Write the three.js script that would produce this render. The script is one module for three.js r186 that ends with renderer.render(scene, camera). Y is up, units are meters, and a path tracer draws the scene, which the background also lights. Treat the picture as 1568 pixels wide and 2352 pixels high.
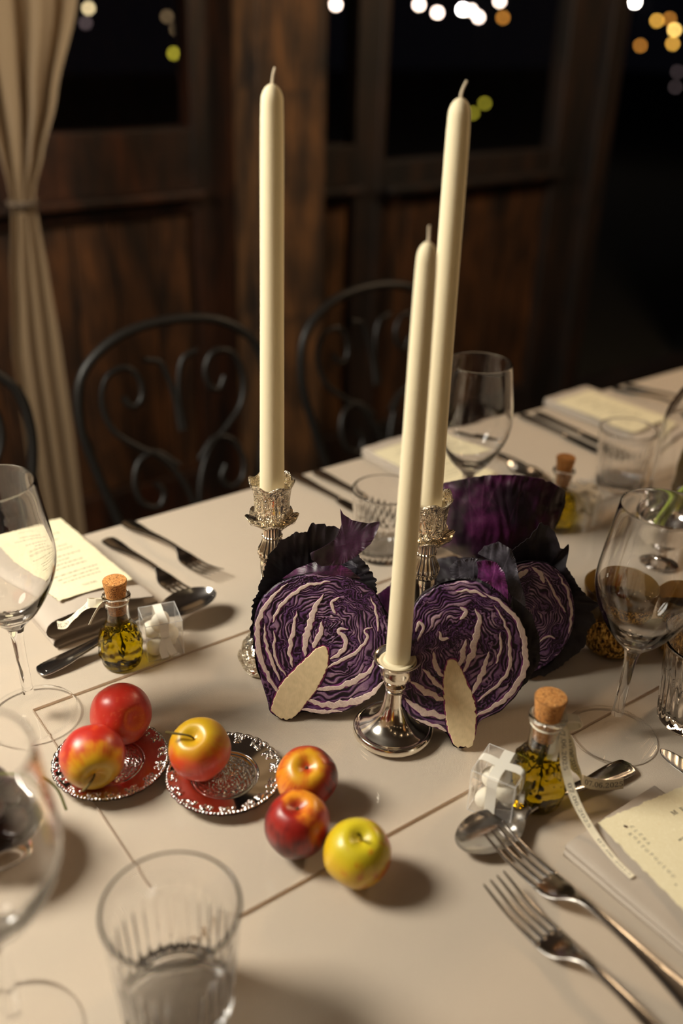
import * as THREE from 'three';
import { RoundedBoxGeometry } from 'three/addons/geometries/RoundedBoxGeometry.js';
import { mergeGeometries, toCreasedNormals } from 'three/addons/utils/BufferGeometryUtils.js';
import { createNoise3D } from 'simplex-noise';
import { RectAreaLightUniformsLib } from 'three/addons/lights/RectAreaLightUniformsLib.js';

// ---------------------------------------------------------------- camera, night sky, lamps, exposure
// Axes: x runs along the dining table, y is up, z runs across it towards the diner's side. Table top at y = 0.75.
const scene = new THREE.Scene();
const camera = new THREE.PerspectiveCamera(56.173, 1568 / 2352, 0.05, 60);
camera.position.set(-0.4747, 1.37, 0.5455);
camera.rotation.set(THREE.MathUtils.degToRad(-27.78), THREE.MathUtils.degToRad(-36.58), THREE.MathUtils.degToRad(1.8), 'YXZ');
camera.focus = 0.93;
camera.userData.fStop = 2.0;
scene.add(camera);
scene.background = new THREE.Color(0.0012, 0.0012, 0.0018);      // moonless night outside
const renderer = new THREE.WebGLRenderer({ antialias: true });
renderer.toneMapping = THREE.LinearToneMapping;
renderer.toneMappingExposure = 1.05;
renderer.shadowMap.enabled = true;
RectAreaLightUniformsLib.init();
const LAMPS = [                                                   // paper globe pendants over the table and in the room
  { at: [-0.88, 1.73, -0.60], r: 0.23, candela: 1.5, glow: 23, tint: [1.0, 0.935, 0.80], label: 'large paper globe pendant lamp hanging over the left end of the table' },
  { at: [1.9, 2.1, -0.2], r: 0.16, candela: 1.7, glow: 17, tint: [1.0, 0.70, 0.42], label: 'smaller amber globe pendant lamp hanging over the far end of the table' },
];
const AMBER = new THREE.Color(1.0, 0.70, 0.42);

// ---------------------------------------------------------------- helpers
const TAU = Math.PI * 2, TOP = 0.75;
function rngOf(seed) { let s = seed >>> 0; return () => { s = (s + 0x6d2b79f5) | 0; let t = Math.imul(s ^ (s >>> 15), 1 | s); t = (t + Math.imul(t ^ (t >>> 7), 61 | t)) ^ t; return ((t ^ (t >>> 14)) >>> 0) / 4294967296; }; }
const noise3 = createNoise3D(rngOf(77));
const fbm = (x, y, z, o = 3) => { let s = 0, a = 0.5; for (let i = 0; i < o; i++) { s += a * noise3(x, y, z); x *= 2.03; y *= 2.03; z *= 2.03; a *= 0.5; } return s; };
const clamp = THREE.MathUtils.clamp, lerp = THREE.MathUtils.lerp, sstep = THREE.MathUtils.smoothstep;
const V = (x, y, z) => new THREE.Vector3(x, y, z);
const taken = new Map();
function numbered(name) { const n = taken.get(name) ?? 0; taken.set(name, n + 1); return n ? name + '_' + String(n).padStart(3, '0') : name; }
function mesh(name, geo, mat, parent) { const m = new THREE.Mesh(geo, mat); m.name = name; if (parent) parent.add(m); return m; }
function thing(name, label, category, pos = [0, 0, 0], turn = 0, group) {
  const o = new THREE.Group(); o.name = numbered(name); o.position.set(...pos); o.rotation.y = turn;
  o.userData = { label, category }; if (group) o.userData.group = group; scene.add(o); return o;
}
function single(name, label, category, geo, mat, pos, turn = 0, group) {
  const o = new THREE.Mesh(geo, mat); o.name = numbered(name); if (pos) o.position.set(...pos); o.rotation.y = turn;
  o.userData = { label, category }; if (group) o.userData.group = group; scene.add(o); return o;
}
function copyOf(src, label, pos, turn = 0, name) {
  const o = src.clone(); o.name = numbered(name ?? src.name.replace(/_\d{3}$/, '')); o.userData = { ...src.userData, label };
  o.position.set(...pos); o.rotation.set(0, turn, 0); scene.add(o); return o;
}
function structure(o, name) { o.name = name; o.userData.kind = 'structure'; scene.add(o); return o; }
// a surface z(u,v) on a grid; fn(i/nu, j/nv) -> [x, y, z]
function grid(nu, nv, fn, { closeU = false, closeV = false, uv } = {}) {
  const pos = [], uvs = [], idx = [];
  for (let j = 0; j <= nv; j++) for (let i = 0; i <= nu; i++) {
    const p = fn(closeU && i === nu ? 0 : i / nu, closeV && j === nv ? 0 : j / nv); pos.push(p[0], p[1], p[2]);
    if (uv) uvs.push(...uv(i / nu, j / nv, p)); else uvs.push(i / nu, j / nv);
  }
  const W = nu + 1;
  for (let j = 0; j < nv; j++) for (let i = 0; i < nu; i++) { const a = j * W + i; idx.push(a, a + 1, a + W, a + 1, a + W + 1, a + W); }
  const g = new THREE.BufferGeometry();
  g.setAttribute('position', new THREE.Float32BufferAttribute(pos, 3)); g.setAttribute('uv', new THREE.Float32BufferAttribute(uvs, 2)); g.setIndex(idx);
  g.computeVertexNormals();
  if (closeU) { const n = g.attributes.normal; for (let j = 0; j <= nv; j++) { const a = j * W, b = a + nu, v = V(n.getX(a) + n.getX(b), n.getY(a) + n.getY(b), n.getZ(a) + n.getZ(b)).normalize(); n.setXYZ(a, v.x, v.y, v.z); n.setXYZ(b, v.x, v.y, v.z); } }
  return g;
}
function smoothProfile(pts, n = 6) {      // pts: [r, y] or [r, y, 1] for a sharp corner; rounds the rest with a spline
  const out = []; let run = [];
  const flush = () => { if (run.length > 2) { const c = new THREE.CatmullRomCurve3(run.map((p) => V(p[0], p[1], 0)), false, 'centripetal'); c.getPoints((run.length - 1) * n).forEach((p) => out.push([Math.max(0, p.x), p.y])); } else run.forEach((p) => out.push([p[0], p[1]])); };
  pts.forEach((p, i) => { run.push(p); if (p[2] && i && i < pts.length - 1) { flush(); run = [p]; } });
  flush();
  return out.filter((p, i) => !i || Math.hypot(p[0] - out[i - 1][0], p[1] - out[i - 1][1]) > 1e-6);
}
function lathe(prof, seg = 72, rmod) {    // profile [[r, y]...], outward when it runs upwards; rmod(theta, y, r) -> r
  const n = prof.length - 1;
  const g = grid(seg, n, (u, v) => { const [r, y] = prof[Math.round(v * n)], a = -u * TAU, q = rmod ? rmod(u * TAU, y, r) : [r, y]; return [q[0] * Math.cos(a), q[1], q[0] * Math.sin(a)]; }, { closeU: true });
  const N = g.attributes.normal;
  for (const j of [0, n]) if (prof[j][0] < 1e-5) { let y = 0; for (let i = 0; i <= seg; i++) y += N.getY(j * (seg + 1) + i); for (let i = 0; i <= seg; i++) N.setXYZ(j * (seg + 1) + i, 0, Math.sign(y) || 1, 0); }
  return g;
}
function flip(g) { const i = g.index.array; for (let k = 0; k < i.length; k += 3) { const t = i[k]; i[k] = i[k + 1]; i[k + 1] = t; } const n = g.attributes.normal; for (let k = 0; k < n.count; k++) n.setXYZ(k, -n.getX(k), -n.getY(k), -n.getZ(k)); return g; }
function latheParts(prof, cuts, seg = 72, rmod) {   // one closed lathe handed out as open pieces that share their rims
  const whole = lathe(prof, seg, rmod), W = seg + 1, n = prof.length - 1, out = [];
  const ends = [0, ...cuts, n];
  for (let k = 0; k + 1 < ends.length; k++) {
    const a = ends[k], b = ends[k + 1], g = new THREE.BufferGeometry();
    for (const name of ['position', 'normal', 'uv']) { const s = whole.attributes[name]; g.setAttribute(name, new THREE.Float32BufferAttribute(Array.from(s.array.subarray(a * W * s.itemSize, (b + 1) * W * s.itemSize)), s.itemSize)); }
    g.setIndex(Array.from(whole.index.array.subarray(a * seg * 6, b * seg * 6)).map((i) => i - a * W)); out.push(g);
  }
  return out;
}
function tube(points, r, seg = 40, rad = 8, closed = false, taper) {
  const c = new THREE.CatmullRomCurve3(points.map((p) => (p.isVector3 ? p : V(...p))), closed, 'centripetal');
  const g = new THREE.TubeGeometry(c, seg, r, rad, closed);
  if (taper) { const p = g.attributes.position, W = rad + 1; for (let i = 0; i <= seg; i++) { const o = c.getPointAt(i / seg), k = taper(i / seg); for (let j = 0; j < W; j++) { const q = i * W + j; p.setXYZ(q, o.x + (p.getX(q) - o.x) * k, o.y + (p.getY(q) - o.y) * k, o.z + (p.getZ(q) - o.z) * k); } } g.computeVertexNormals(); }
  return g;
}
// lofted bar along x: stations {x, y, z, w, t, c}; half width w across z, half thickness t, c lifts the edges (a bowl)
function bar(st, n = 12, sub = 5, pw = 0.75) {
  const keys = ['x', 'y', 'z', 'w', 't', 'c'], S = [];
  for (let i = 0; i + 1 < st.length; i++) for (let k = 0; k < sub; k++) { const q = {}; for (const c of keys) { const f = (j) => st[clamp(j, 0, st.length - 1)][c] ?? 0, u = k / sub, p0 = f(i - 1), p1 = f(i), p2 = f(i + 1), p3 = f(i + 2), m1 = (p2 - p0) / 2, m2 = (p3 - p1) / 2; q[c] = (2 * u ** 3 - 3 * u * u + 1) * p1 + (u ** 3 - 2 * u * u + u) * m1 + (-2 * u ** 3 + 3 * u * u) * p2 + (u ** 3 - u * u) * m2; } S.push(q); }
  const last = {}; for (const c of keys) last[c] = st[st.length - 1][c] ?? 0; S.push(last);
  const N = S.length - 1, sp = (v) => Math.sign(v) * Math.abs(v) ** pw;
  const ring = (q, u) => { const a = u * TAU, zz = sp(Math.cos(a)), yy = sp(Math.sin(a)); return [q.x, q.y + Math.max(q.t, 1e-5) * yy + q.c * zz * zz, q.z + Math.max(q.w, 1e-5) * zz]; };
  const g = grid(n * 2, N + 2, (u, v) => { const j = Math.round(v * (N + 2)); if (j === 0 || j === N + 2) { const q = S[j ? N : 0]; return [q.x, q.y, q.z]; } return ring(S[j - 1], u); }, { closeU: true });
  return flip(g);
}
function ribbon(points, width, normalFn, thick = 0.0005, seg = 60, printFromEnd = 0) {   // flat strip along a curve; normalFn(t) -> direction across the strip
  const c = new THREE.CatmullRomCurve3(points.map((p) => V(...p)), false, 'centripetal'), L = c.getLength();
  const ring = [[-1, -1], [1, -1], [1, 1], [-1, 1]];
  return flipIfNeeded(grid(4, seg, (u, v) => {
    const p = c.getPointAt(v), t = c.getTangentAt(v), ac = normalFn(v).clone(); ac.addScaledVector(t, -ac.dot(t)).normalize(); const nn = t.clone().cross(ac).normalize(), k = ring[Math.round(u * 4) % 4], w = typeof width === 'function' ? width(v) : width;
    return [p.x + ac.x * k[0] * w / 2 + nn.x * k[1] * thick / 2, p.y + ac.y * k[0] * w / 2 + nn.y * k[1] * thick / 2, p.z + ac.z * k[0] * w / 2 + nn.z * k[1] * thick / 2];
  }, { closeU: true, uv: (u, v) => { const k = Math.round(u * 4) % 4; return [printFromEnd ? (v - 1) * L + printFromEnd : v * L, ring[k][0] * 0.5 + 0.5]; } }));
}
function flipIfNeeded(g) { return toCreasedNormals(g, 0.6); }
function box(w, h, d, x, y, z, r = 0.003) { const g = new RoundedBoxGeometry(w, h, d, 2, Math.min(r, w / 3, h / 3, d / 3)); g.translate(x, y, z); return g; }
function boxUV(g, s = 1) {                                   // uv in metres by the way each face points
  const p = g.attributes.position, n = g.attributes.normal, u = new Float32Array(p.count * 2);
  for (let i = 0; i < p.count; i++) { const ax = Math.abs(n.getX(i)), ay = Math.abs(n.getY(i)), az = Math.abs(n.getZ(i)); const q = ay > ax && ay > az ? [p.getX(i), p.getZ(i)] : ax > az ? [p.getZ(i), p.getY(i)] : [p.getX(i), p.getY(i)]; u[2 * i] = q[0] * s; u[2 * i + 1] = q[1] * s; }
  g.setAttribute('uv', new THREE.BufferAttribute(u, 2)); return g;
}
// ---------------------------------------------------------------- textures
function dataTex(w, h, fn, srgb = true) {
  const d = new Uint8Array(w * h * 4);
  for (let y = 0; y < h; y++) for (let x = 0; x < w; x++) { const c = fn(x / w, y / h), o = (y * w + x) * 4; d[o] = clamp(c[0], 0, 255); d[o + 1] = clamp(c[1], 0, 255); d[o + 2] = clamp(c[2], 0, 255); d[o + 3] = 255; }
  const t = new THREE.DataTexture(d, w, h); t.magFilter = THREE.LinearFilter; t.minFilter = THREE.LinearFilter; t.wrapS = t.wrapT = THREE.RepeatWrapping; if (srgb) t.colorSpace = THREE.SRGBColorSpace; t.needsUpdate = true; return t;
}
function canvasTex(w, h, draw, srgb = true) { const c = document.createElement('canvas'); c.width = w; c.height = h; draw(c.getContext('2d'), w, h); const t = new THREE.CanvasTexture(c); t.wrapS = t.wrapT = THREE.RepeatWrapping; if (srgb) t.colorSpace = THREE.SRGBColorSpace; return t; }
const tileNoise = (u, v, f, k) => { const a = u * TAU, b = v * TAU, R = f / TAU; return noise3(R * Math.cos(a) + k * 9.1, R * Math.sin(a) + R * Math.cos(b) * 0.9, R * Math.sin(b) + k); };
const rep = (t, x, y = x) => { const c = t.clone(); c.repeat.set(x, y); c.needsUpdate = true; return c; };
const std = (o) => new THREE.MeshStandardMaterial(o), phys = (o) => new THREE.MeshPhysicalMaterial(o);

const weave = (u, v, n, depth) => { const a = Math.abs(Math.sin(u * Math.PI * n)), b = Math.abs(Math.sin(v * Math.PI * n)), over = (Math.floor(u * n) + Math.floor(v * n)) & 1; return over ? a * (0.55 + 0.45 * b) : b * (0.55 + 0.45 * a) * depth; };
const T = {};
T.weaveBump = dataTex(256, 256, (u, v) => { const h = weave(u, v, 16, 0.75); return [h * 255, h * 255, h * 255]; }, false);
T.weaveColor = dataTex(256, 256, (u, v) => { const h = 190 + 64 * weave(u, v, 16, 0.8) + 5 * noise3(u * 16, v * 16, 3); return [h, h, h]; });
T.wood = dataTex(512, 512, (u, v) => { const w = tileNoise(u, v * 0.12, 40, 1) + 0.5 * tileNoise(u, v * 0.2, 90, 2), b = tileNoise(u, v * 0.3, 7, 5); const k = 0.62 + 0.2 * w + 0.3 * b; return [168 * k, 122 * k, 80 * k]; });
T.woodBump = dataTex(256, 256, (u, v) => { const w = 128 + 70 * tileNoise(u, v * 0.12, 60, 1) + 40 * tileNoise(u, v * 0.2, 120, 2); return [w, w, w]; }, false);
T.cork = canvasTex(256, 256, (c, w, h) => { const r = rngOf(5); c.fillStyle = '#c08444'; c.fillRect(0, 0, w, h); for (let i = 0; i < 1500; i++) { const t = r(); c.fillStyle = t < 0.25 ? 'rgba(95,52,20,.75)' : t < 0.6 ? 'rgba(219,164,98,.7)' : 'rgba(176,112,54,.7)'; c.beginPath(); c.ellipse(r() * w, r() * h, 1 + r() * 6, 1 + r() * 4, r() * 3, 0, TAU); c.fill(); } });
T.grain = dataTex(256, 256, (u, v) => { const k = 128 + 55 * tileNoise(u, v, 30, 3) + 45 * tileNoise(u, v, 70, 4); return [k, k, k]; }, false);
T.plaster = dataTex(256, 256, (u, v) => { const k = 1 + 0.07 * tileNoise(u, v, 8, 3) + 0.04 * tileNoise(u, v, 40, 6); return [196 * k, 168 * k, 136 * k]; });

const M = {
  cloth: std({ color: new THREE.Color(0.86, 0.725, 0.575), map: rep(T.weaveColor, 1 / 0.0128), bumpMap: rep(T.weaveBump, 1 / 0.0128), bumpScale: 0.0004, roughness: 0.9 }),
  napkin: std({ color: new THREE.Color(0.72, 0.62, 0.52), map: rep(T.weaveColor, 1 / 0.009), bumpMap: rep(T.weaveBump, 1 / 0.009), bumpScale: 0.00015, roughness: 0.92 }),
  pane: phys({ color: 0xffffff, transmission: 1, thickness: 0, roughness: 0.0, ior: 1.45 }),
  sheet: phys({ color: 0xffffff, transmission: 1, thickness: 0, roughness: 0.02, ior: 1.22 }),
  sheetEdge: phys({ color: new THREE.Color(0.72, 0.62, 0.52), transmission: 0.7, thickness: 0, roughness: 0.3, ior: 1.49 }),
  footGlass: phys({ color: 0xffffff, transmission: 1, thickness: 0, roughness: 0, ior: 1.2 }),
  glass: phys({ color: 0xffffff, transmission: 1, thickness: 0.01, roughness: 0, ior: 1.5 }),
  vinyl: phys({ color: 0xffffff, transmission: 0.97, thickness: 0, roughness: 0.05, ior: 1.5 }),
  silver: std({ color: new THREE.Color(0.86, 0.80, 0.70), metalness: 1, roughness: 0.13 }),
  steel: std({ color: new THREE.Color(0.56, 0.53, 0.50), metalness: 1, roughness: 0.17 }),
  chrome: std({ color: new THREE.Color(0.82, 0.79, 0.77), metalness: 1, roughness: 0.09 }),
  wax: phys({ color: new THREE.Color(0.80, 0.70, 0.48), roughness: 0.85, transmission: 0.18, thickness: 0 }),
  wick: std({ color: new THREE.Color(0.62, 0.52, 0.38), roughness: 0.95 }),
  cork: std({ map: T.cork, roughness: 0.9, bumpMap: T.cork, bumpScale: 0.0004 }),
  ribbon: phys({ color: new THREE.Color(0.84, 0.78, 0.62), roughness: 0.5, sheen: 0.5, sheenColor: new THREE.Color(1, 0.95, 0.85), side: THREE.DoubleSide }),
  satin: phys({ color: new THREE.Color(0.80, 0.76, 0.67), roughness: 0.38, sheen: 0.5, sheenColor: new THREE.Color(1, 1, 1), side: THREE.DoubleSide }),
  almond: std({ color: new THREE.Color(0.85, 0.79, 0.66), roughness: 0.5 }),
  oil: phys({ color: 0xffffff, transmission: 1, thickness: 0.05, roughness: 0.0, ior: 1.47, attenuationColor: new THREE.Color(0.70, 0.60, 0.02), attenuationDistance: 0.022 }),
  herb: std({ color: new THREE.Color(0.05, 0.05, 0.02), roughness: 0.8 }),
  iron: std({ color: new THREE.Color(0.009, 0.008, 0.007), metalness: 0.2, roughness: 0.42 }),
  wood: std({ color: new THREE.Color(0.24, 0.175, 0.11), map: rep(T.wood, 1.4), bumpMap: rep(T.woodBump, 1.4), bumpScale: 0.002, roughness: 0.55 }),
  woodRed: std({ color: new THREE.Color(0.15, 0.083, 0.045), map: rep(T.wood, 1.1), bumpMap: rep(T.woodBump, 1.1), bumpScale: 0.002, roughness: 0.5 }),
  woodGrey: std({ color: new THREE.Color(0.40, 0.34, 0.23), map: rep(T.wood, 1.7), bumpMap: rep(T.woodBump, 1.7), bumpScale: 0.003, roughness: 0.7 }),
  woodDark: std({ color: new THREE.Color(0.06, 0.045, 0.035), map: rep(T.wood, 1.3), roughness: 0.6 }),
  floor: std({ color: new THREE.Color(0.16, 0.11, 0.08), map: rep(T.wood, 0.8), roughness: 0.5 }),
  plaster: std({ color: new THREE.Color(0.5, 0.46, 0.42), map: rep(T.plaster, 0.5), roughness: 0.9 }),
  curtain: phys({ color: new THREE.Color(0.25, 0.165, 0.085), transmission: 0.3, thickness: 0, roughness: 0.95, side: THREE.DoubleSide }),
  ground: std({ color: new THREE.Color(0.03, 0.03, 0.025), roughness: 0.95 }),
  stalk: std({ color: new THREE.Color(0.22, 0.27, 0.04), roughness: 0.55 }),
};

// ---------------------------------------------------------------- the setting: room, wall with glazed doors, night outside
const Z = -1.8;                                                   // the glazed wall
structure(mesh('floor', boxUV(box(7.2, 0.12, 6.2, 0.9, -0.06, 1.2, 0.002)), M.floor), 'floor');
structure(mesh('ceiling', boxUV(box(7.4, 0.12, 6.4, 0.9, 2.76, 1.2, 0.002)), M.woodDark), 'ceiling');
structure(mesh('wall_left', boxUV(box(0.14, 2.7, 6.2, -2.77, 1.35, 1.2, 0.002)), M.plaster), 'wall_left');
structure(mesh('wall_right', boxUV(box(0.14, 2.7, 6.2, 4.57, 1.35, 1.2, 0.002)), M.woodDark), 'wall_right');
structure(mesh('wall_front', boxUV(box(7.2, 2.7, 0.14, 0.9, 1.35, 4.23, 0.002)), M.woodGrey), 'wall_front');
structure(mesh('wall_back', boxUV(mergeGeometries([box(2.2, 2.7, 0.14, -1.7, 1.35, Z - 0.07, 0.002), box(5.2, 0.5, 0.14, 2.0, 2.45, Z - 0.07, 0.002), box(1.15, 2.7, 0.14, 3.95, 1.35, Z - 0.07, 0.002)])), M.woodDark), 'wall_back');
structure(mesh('ground', box(40, 0.1, 20, 6, -0.17, -12, 0.001), M.ground), 'ground');
structure(mesh('trim_1', boxUV(box(0.215, 2.2, 0.16, 0.9875, 1.1, Z + 0.03, 0.006)), M.woodGrey), 'trim_1');    // weathered timber post
structure(mesh('trim_2', boxUV(box(0.08, 2.2, 0.13, 2.3, 1.1, Z - 0.02, 0.005)), M.woodDark), 'trim_2');
// a glazed leaf: panes above, boarded panel below
function leaf(no, x0, x1, glassY, railY, stileL, stileR, matFrame, boards, matBoard, zOff = 0) {
  const g = structure(new THREE.Group(), 'window_' + no), z = Z - 0.04 + zOff;
  for (const [a, b] of [[x0, x0 + stileL], [x1 - stileR, x1]]) mesh('stile', boxUV(box(b - a, 2.2, 0.07, (a + b) / 2, 1.1, z, 0.005)), matFrame, g);
  const a = x0 + stileL, b = x1 - stileR, mid = (a + b) / 2, w = b - a;
  mesh('rail', boxUV(box(w + 0.01, glassY - railY, 0.062, mid, (glassY + railY) / 2, z, 0.005)), matFrame, g);
  mesh('rail', boxUV(box(w + 0.01, 0.12, 0.062, mid, 0.06, z, 0.005)), matFrame, g);
  mesh('rail', boxUV(box(w + 0.01, 0.12, 0.062, mid, 2.14, z, 0.005)), matFrame, g);
  mesh('sill', boxUV(box(w + 0.02, 0.022, 0.1, mid, (glassY * 0.25 + railY * 0.75), z + 0.035, 0.009)), matFrame, g);
  mesh('pane', box(w, 2.08 - glassY, 0.005, mid, (2.08 + glassY) / 2, z, 0.001), M.pane, g);
  const n = boards, r = rngOf(no * 31);
  for (let i = 0; i < n; i++) { const bw = w / n, q = boxUV(box(bw - 0.003, railY - 0.12, 0.03, a + bw * (i + 0.5), (railY + 0.12) / 2, z - 0.008 + 0.004 * (r() - 0.5), 0.003)); const u = q.attributes.uv, du = r() * 3, dv = r() * 3; for (let k = 0; k < u.count; k++) u.setXY(k, u.getX(k) + du, u.getY(k) + dv); mesh('plank', q, matBoard, g); }
  return g;
}
leaf(1, -0.6, 0.88, 1.085, 0.875, 0.12, 0.125, M.woodRed, 11, M.wood);
leaf(2, 1.095, 1.36, 1.02, 0.86, 0.035, 0.08, M.woodDark, 2, M.woodGrey);
leaf(3, 1.36, 2.26, 0.965, 0.865, 0.03, 0.14, M.woodDark, 6, M.wood);
{ // the open doorway to the terrace at the right
  const g = structure(new THREE.Group(), 'door_1');
  mesh('door_frame', boxUV(mergeGeometries([box(0.06, 2.2, 0.12, 3.35, 1.1, Z - 0.02), box(1.06, 0.06, 0.12, 2.85, 2.17, Z - 0.02)])), M.woodDark, g);
  mesh('threshold', boxUV(box(1.0, 0.03, 0.14, 2.84, 0.015, Z - 0.07)), M.woodDark, g);
}

// ---------------------------------------------------------------- lamps in the room
for (const L of LAMPS) {
  const WARM = new THREE.Color(...L.tint);
  const t = thing('pendant_lamp', L.label, 'lamp', L.at);
  mesh('globe', new THREE.SphereGeometry(L.r, 40, 28), std({ color: 0x000000, emissive: WARM, emissiveIntensity: L.glow, roughness: 0.8 }), t);
  mesh('cap', lathe(smoothProfile([[0.0, L.r + 0.05], [0.012, L.r + 0.05, 1], [0.03, L.r + 0.03], [0.04, L.r - 0.004, 1], [0, L.r - 0.004]]), 24), M.iron, t);
  mesh('cord', new THREE.CylinderGeometry(0.004, 0.004, 2.7 - L.at[1] - L.r - 0.05, 8).translate(0, L.r + 0.05 + (2.7 - L.at[1] - L.r - 0.05) / 2, 0), M.iron, t);
  const p = new THREE.PointLight(WARM, L.candela); p.shadow.radius = (L.r * 0.96) / 0.02; p.castShadow = true; t.add(p);
}

{ // a festoon of small warm bulbs strung under the ceiling, in front of and behind the diner
  const bulb = new THREE.SphereGeometry(0.028, 20, 14), sock = lathe([[0, 0.026], [0.011, 0.027], [0.0125, 0.032], [0.011, 0.055], [0, 0.058]], 14), wires = [];
  const glow = std({ color: 0x000000, emissive: AMBER, emissiveIntensity: 11, roughness: 0.5 });
  const runs = [[[-2.5, 0.9], [2.8, 1.1], 2.16, 9], [[-2.5, 2.3], [2.8, 2.5], 2.28, 7]];
  const order = ['first', 'second', 'third', 'fourth', 'fifth', 'sixth', 'seventh', 'eighth', 'ninth'];
  runs.forEach(([a, b, y, n], k) => { const pts = []; for (let i = 0; i < n; i++) { const f = i / (n - 1), x = lerp(a[0], b[0], f), z = lerp(a[1], b[1], f), yy = y + 0.22 * (2 * f - 1) ** 2; pts.push([x, yy + 0.064, z]); const t = thing('festoon_bulb', `${order[i]} bulb from the left on the ${k ? 'rear' : 'front'} festoon under the ceiling`, 'light bulb', [x, yy, z], 0, 'festoon bulbs under the ceiling'); mesh('bulb_globe', bulb, glow, t); mesh('socket', sock, M.iron, t); const p = new THREE.PointLight(AMBER, 0.02); p.shadow.radius = 1.3; p.castShadow = true; t.add(p); } wires.push(tube(pts, 0.004, 80, 6)); });
  single('festoon_cable', 'dark cable of the bulb festoon strung under the ceiling', 'wire', mergeGeometries(wires), M.iron);
}

// ---------------------------------------------------------------- table, cloth, clear sheet
{
  const t = thing('dining_table', 'long wooden dining table hidden under the pale cloth', 'table', [0.3, 0, -0.05]);
  mesh('table_top', boxUV(box(2.96, 0.03, 0.93, 0, TOP - 0.0175, 0, 0.004)), M.wood, t);
  for (const [x, z] of [[-1.35, -0.38], [1.35, -0.38], [-1.35, 0.38], [1.35, 0.38]]) mesh('leg', boxUV(box(0.07, TOP - 0.034, 0.07, x, (TOP - 0.034) / 2, z, 0.006)), M.wood, t);
  // cloth: flat on top, rolling over the long edges and hanging in shallow folds
  const zn = 0.43, zf = -0.533, drop = 0.265, R = 0.006, x0 = -1.22, x1 = 1.82, Wt = zn - zf;
  const cross = (v) => { // v in 0..1 from the near hem to the far hem
    const s = v * (2 * drop + Wt); if (s < drop) return [zn, TOP - R - (drop - s) * 0.98, 0]; if (s > drop + Wt) return [zf, TOP - R - (s - drop - Wt) * 0.98, 2]; const z = zn - (s - drop); const e = clamp(Math.min(z - zf, zn - z), 0, 1); return [z, TOP - (e < R ? R - Math.sqrt(R * R - (R - e) ** 2) : 0), 1];
  };
  const vs = [0, 0.06, 0.12, 0.18]; { const tot = 2 * drop + Wt, a = drop / tot, b = (drop + Wt) / tot; vs.push(a - 0.001); for (let i = 0; i <= 6; i++) vs.push(a + (R * i / 6) / tot); for (let i = 1; i < 40; i++) vs.push(a + R / tot + (b - a - 2 * R / tot) * i / 40); for (let i = 6; i >= 0; i--) vs.push(b - (R * i / 6) / tot); vs.push(b + 0.001, 0.82, 0.88, 0.94, 1); }
  const g = grid(220, vs.length - 1, (u, v) => { const [z, y, k] = cross(vs[Math.round(v * (vs.length - 1))]), x = lerp(x0, x1, u); const hang = k === 1 ? 0 : (TOP - R - y) / drop, s = k === 2 ? -1 : 1; return [x, y, z + s * hang * (0.012 + 0.018 * Math.sin(x * 21 + 2 * Math.sin(x * 5)))]; },
    { uv: (u, v) => [lerp(x0, x1, u), vs[Math.round(v * (vs.length - 1))] * (2 * drop + Wt)] });
  single('tablecloth', 'pale pinkish linen cloth with a fine rib covering the long table', 'tablecloth', g, M.cloth);
  const s = thing('clear_sheet', 'clear acrylic sheet laid along the middle of the pale tablecloth', 'sheet', [0, 0, 0]);
  const sx0 = -0.273, sx1 = 1.3, sz0 = -0.2225, sz1 = 0.0985, th = 0.0026;
  mesh('panel', new THREE.BoxGeometry(sx1 - sx0, th, sz1 - sz0).translate((sx0 + sx1) / 2, TOP + th / 2 + 0.0003, (sz0 + sz1) / 2), M.sheet, s);
  mesh('edge', mergeGeometries([new THREE.BoxGeometry(0.0006, th, sz1 - sz0).translate(sx0 - 0.0004, TOP + th / 2 + 0.0003, (sz0 + sz1) / 2), new THREE.BoxGeometry(sx1 - sx0, th, 0.0006).translate((sx0 + sx1) / 2, TOP + th / 2 + 0.0003, sz0 - 0.0004), new THREE.BoxGeometry(sx1 - sx0, th, 0.0006).translate((sx0 + sx1) / 2, TOP + th / 2 + 0.0003, sz1 + 0.0004)]), M.sheetEdge, s);
}
const ON = TOP + 0.003;                                           // on the clear sheet
const CL = TOP + 0.0004;                                          // on the cloth

// ---------------------------------------------------------------- taper candles and their holders
function taper(h, r0, r1, lean, wickBend) {
  const w = [[0, 0], [r0, 0, 1], [r0, 0.002], [lerp(r0, r1, 0.5), h * 0.5], [r1, h - 0.014], [r1 * 0.93, h - 0.008], [r1 * 0.68, h - 0.003], [r1 * 0.3, h], [0, h + 0.0008]];
  return [lathe(smoothProfile(w, 8), 48), tube([[0, h - 0.002, 0], [0.0004, h + 0.004, 0], [wickBend * 0.4, h + 0.008, 0.0006], [wickBend, h + 0.0125, 0.001]], 0.0012, 16, 7, false, (t) => 1 - 0.25 * t)];
}
function candle(label, pos, h, r0, r1, lean, bend) {
  const t = thing('taper_candle', label, 'candle', pos, 0, 'ivory taper candles'); const [a, b] = taper(h, r0, r1, 0, bend);
  mesh('candle_body', a, M.wax, t); mesh('wick', b, M.wick, t); t.rotation.set(lean * 0.584, 0, -lean * 0.811); return t;
}
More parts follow.
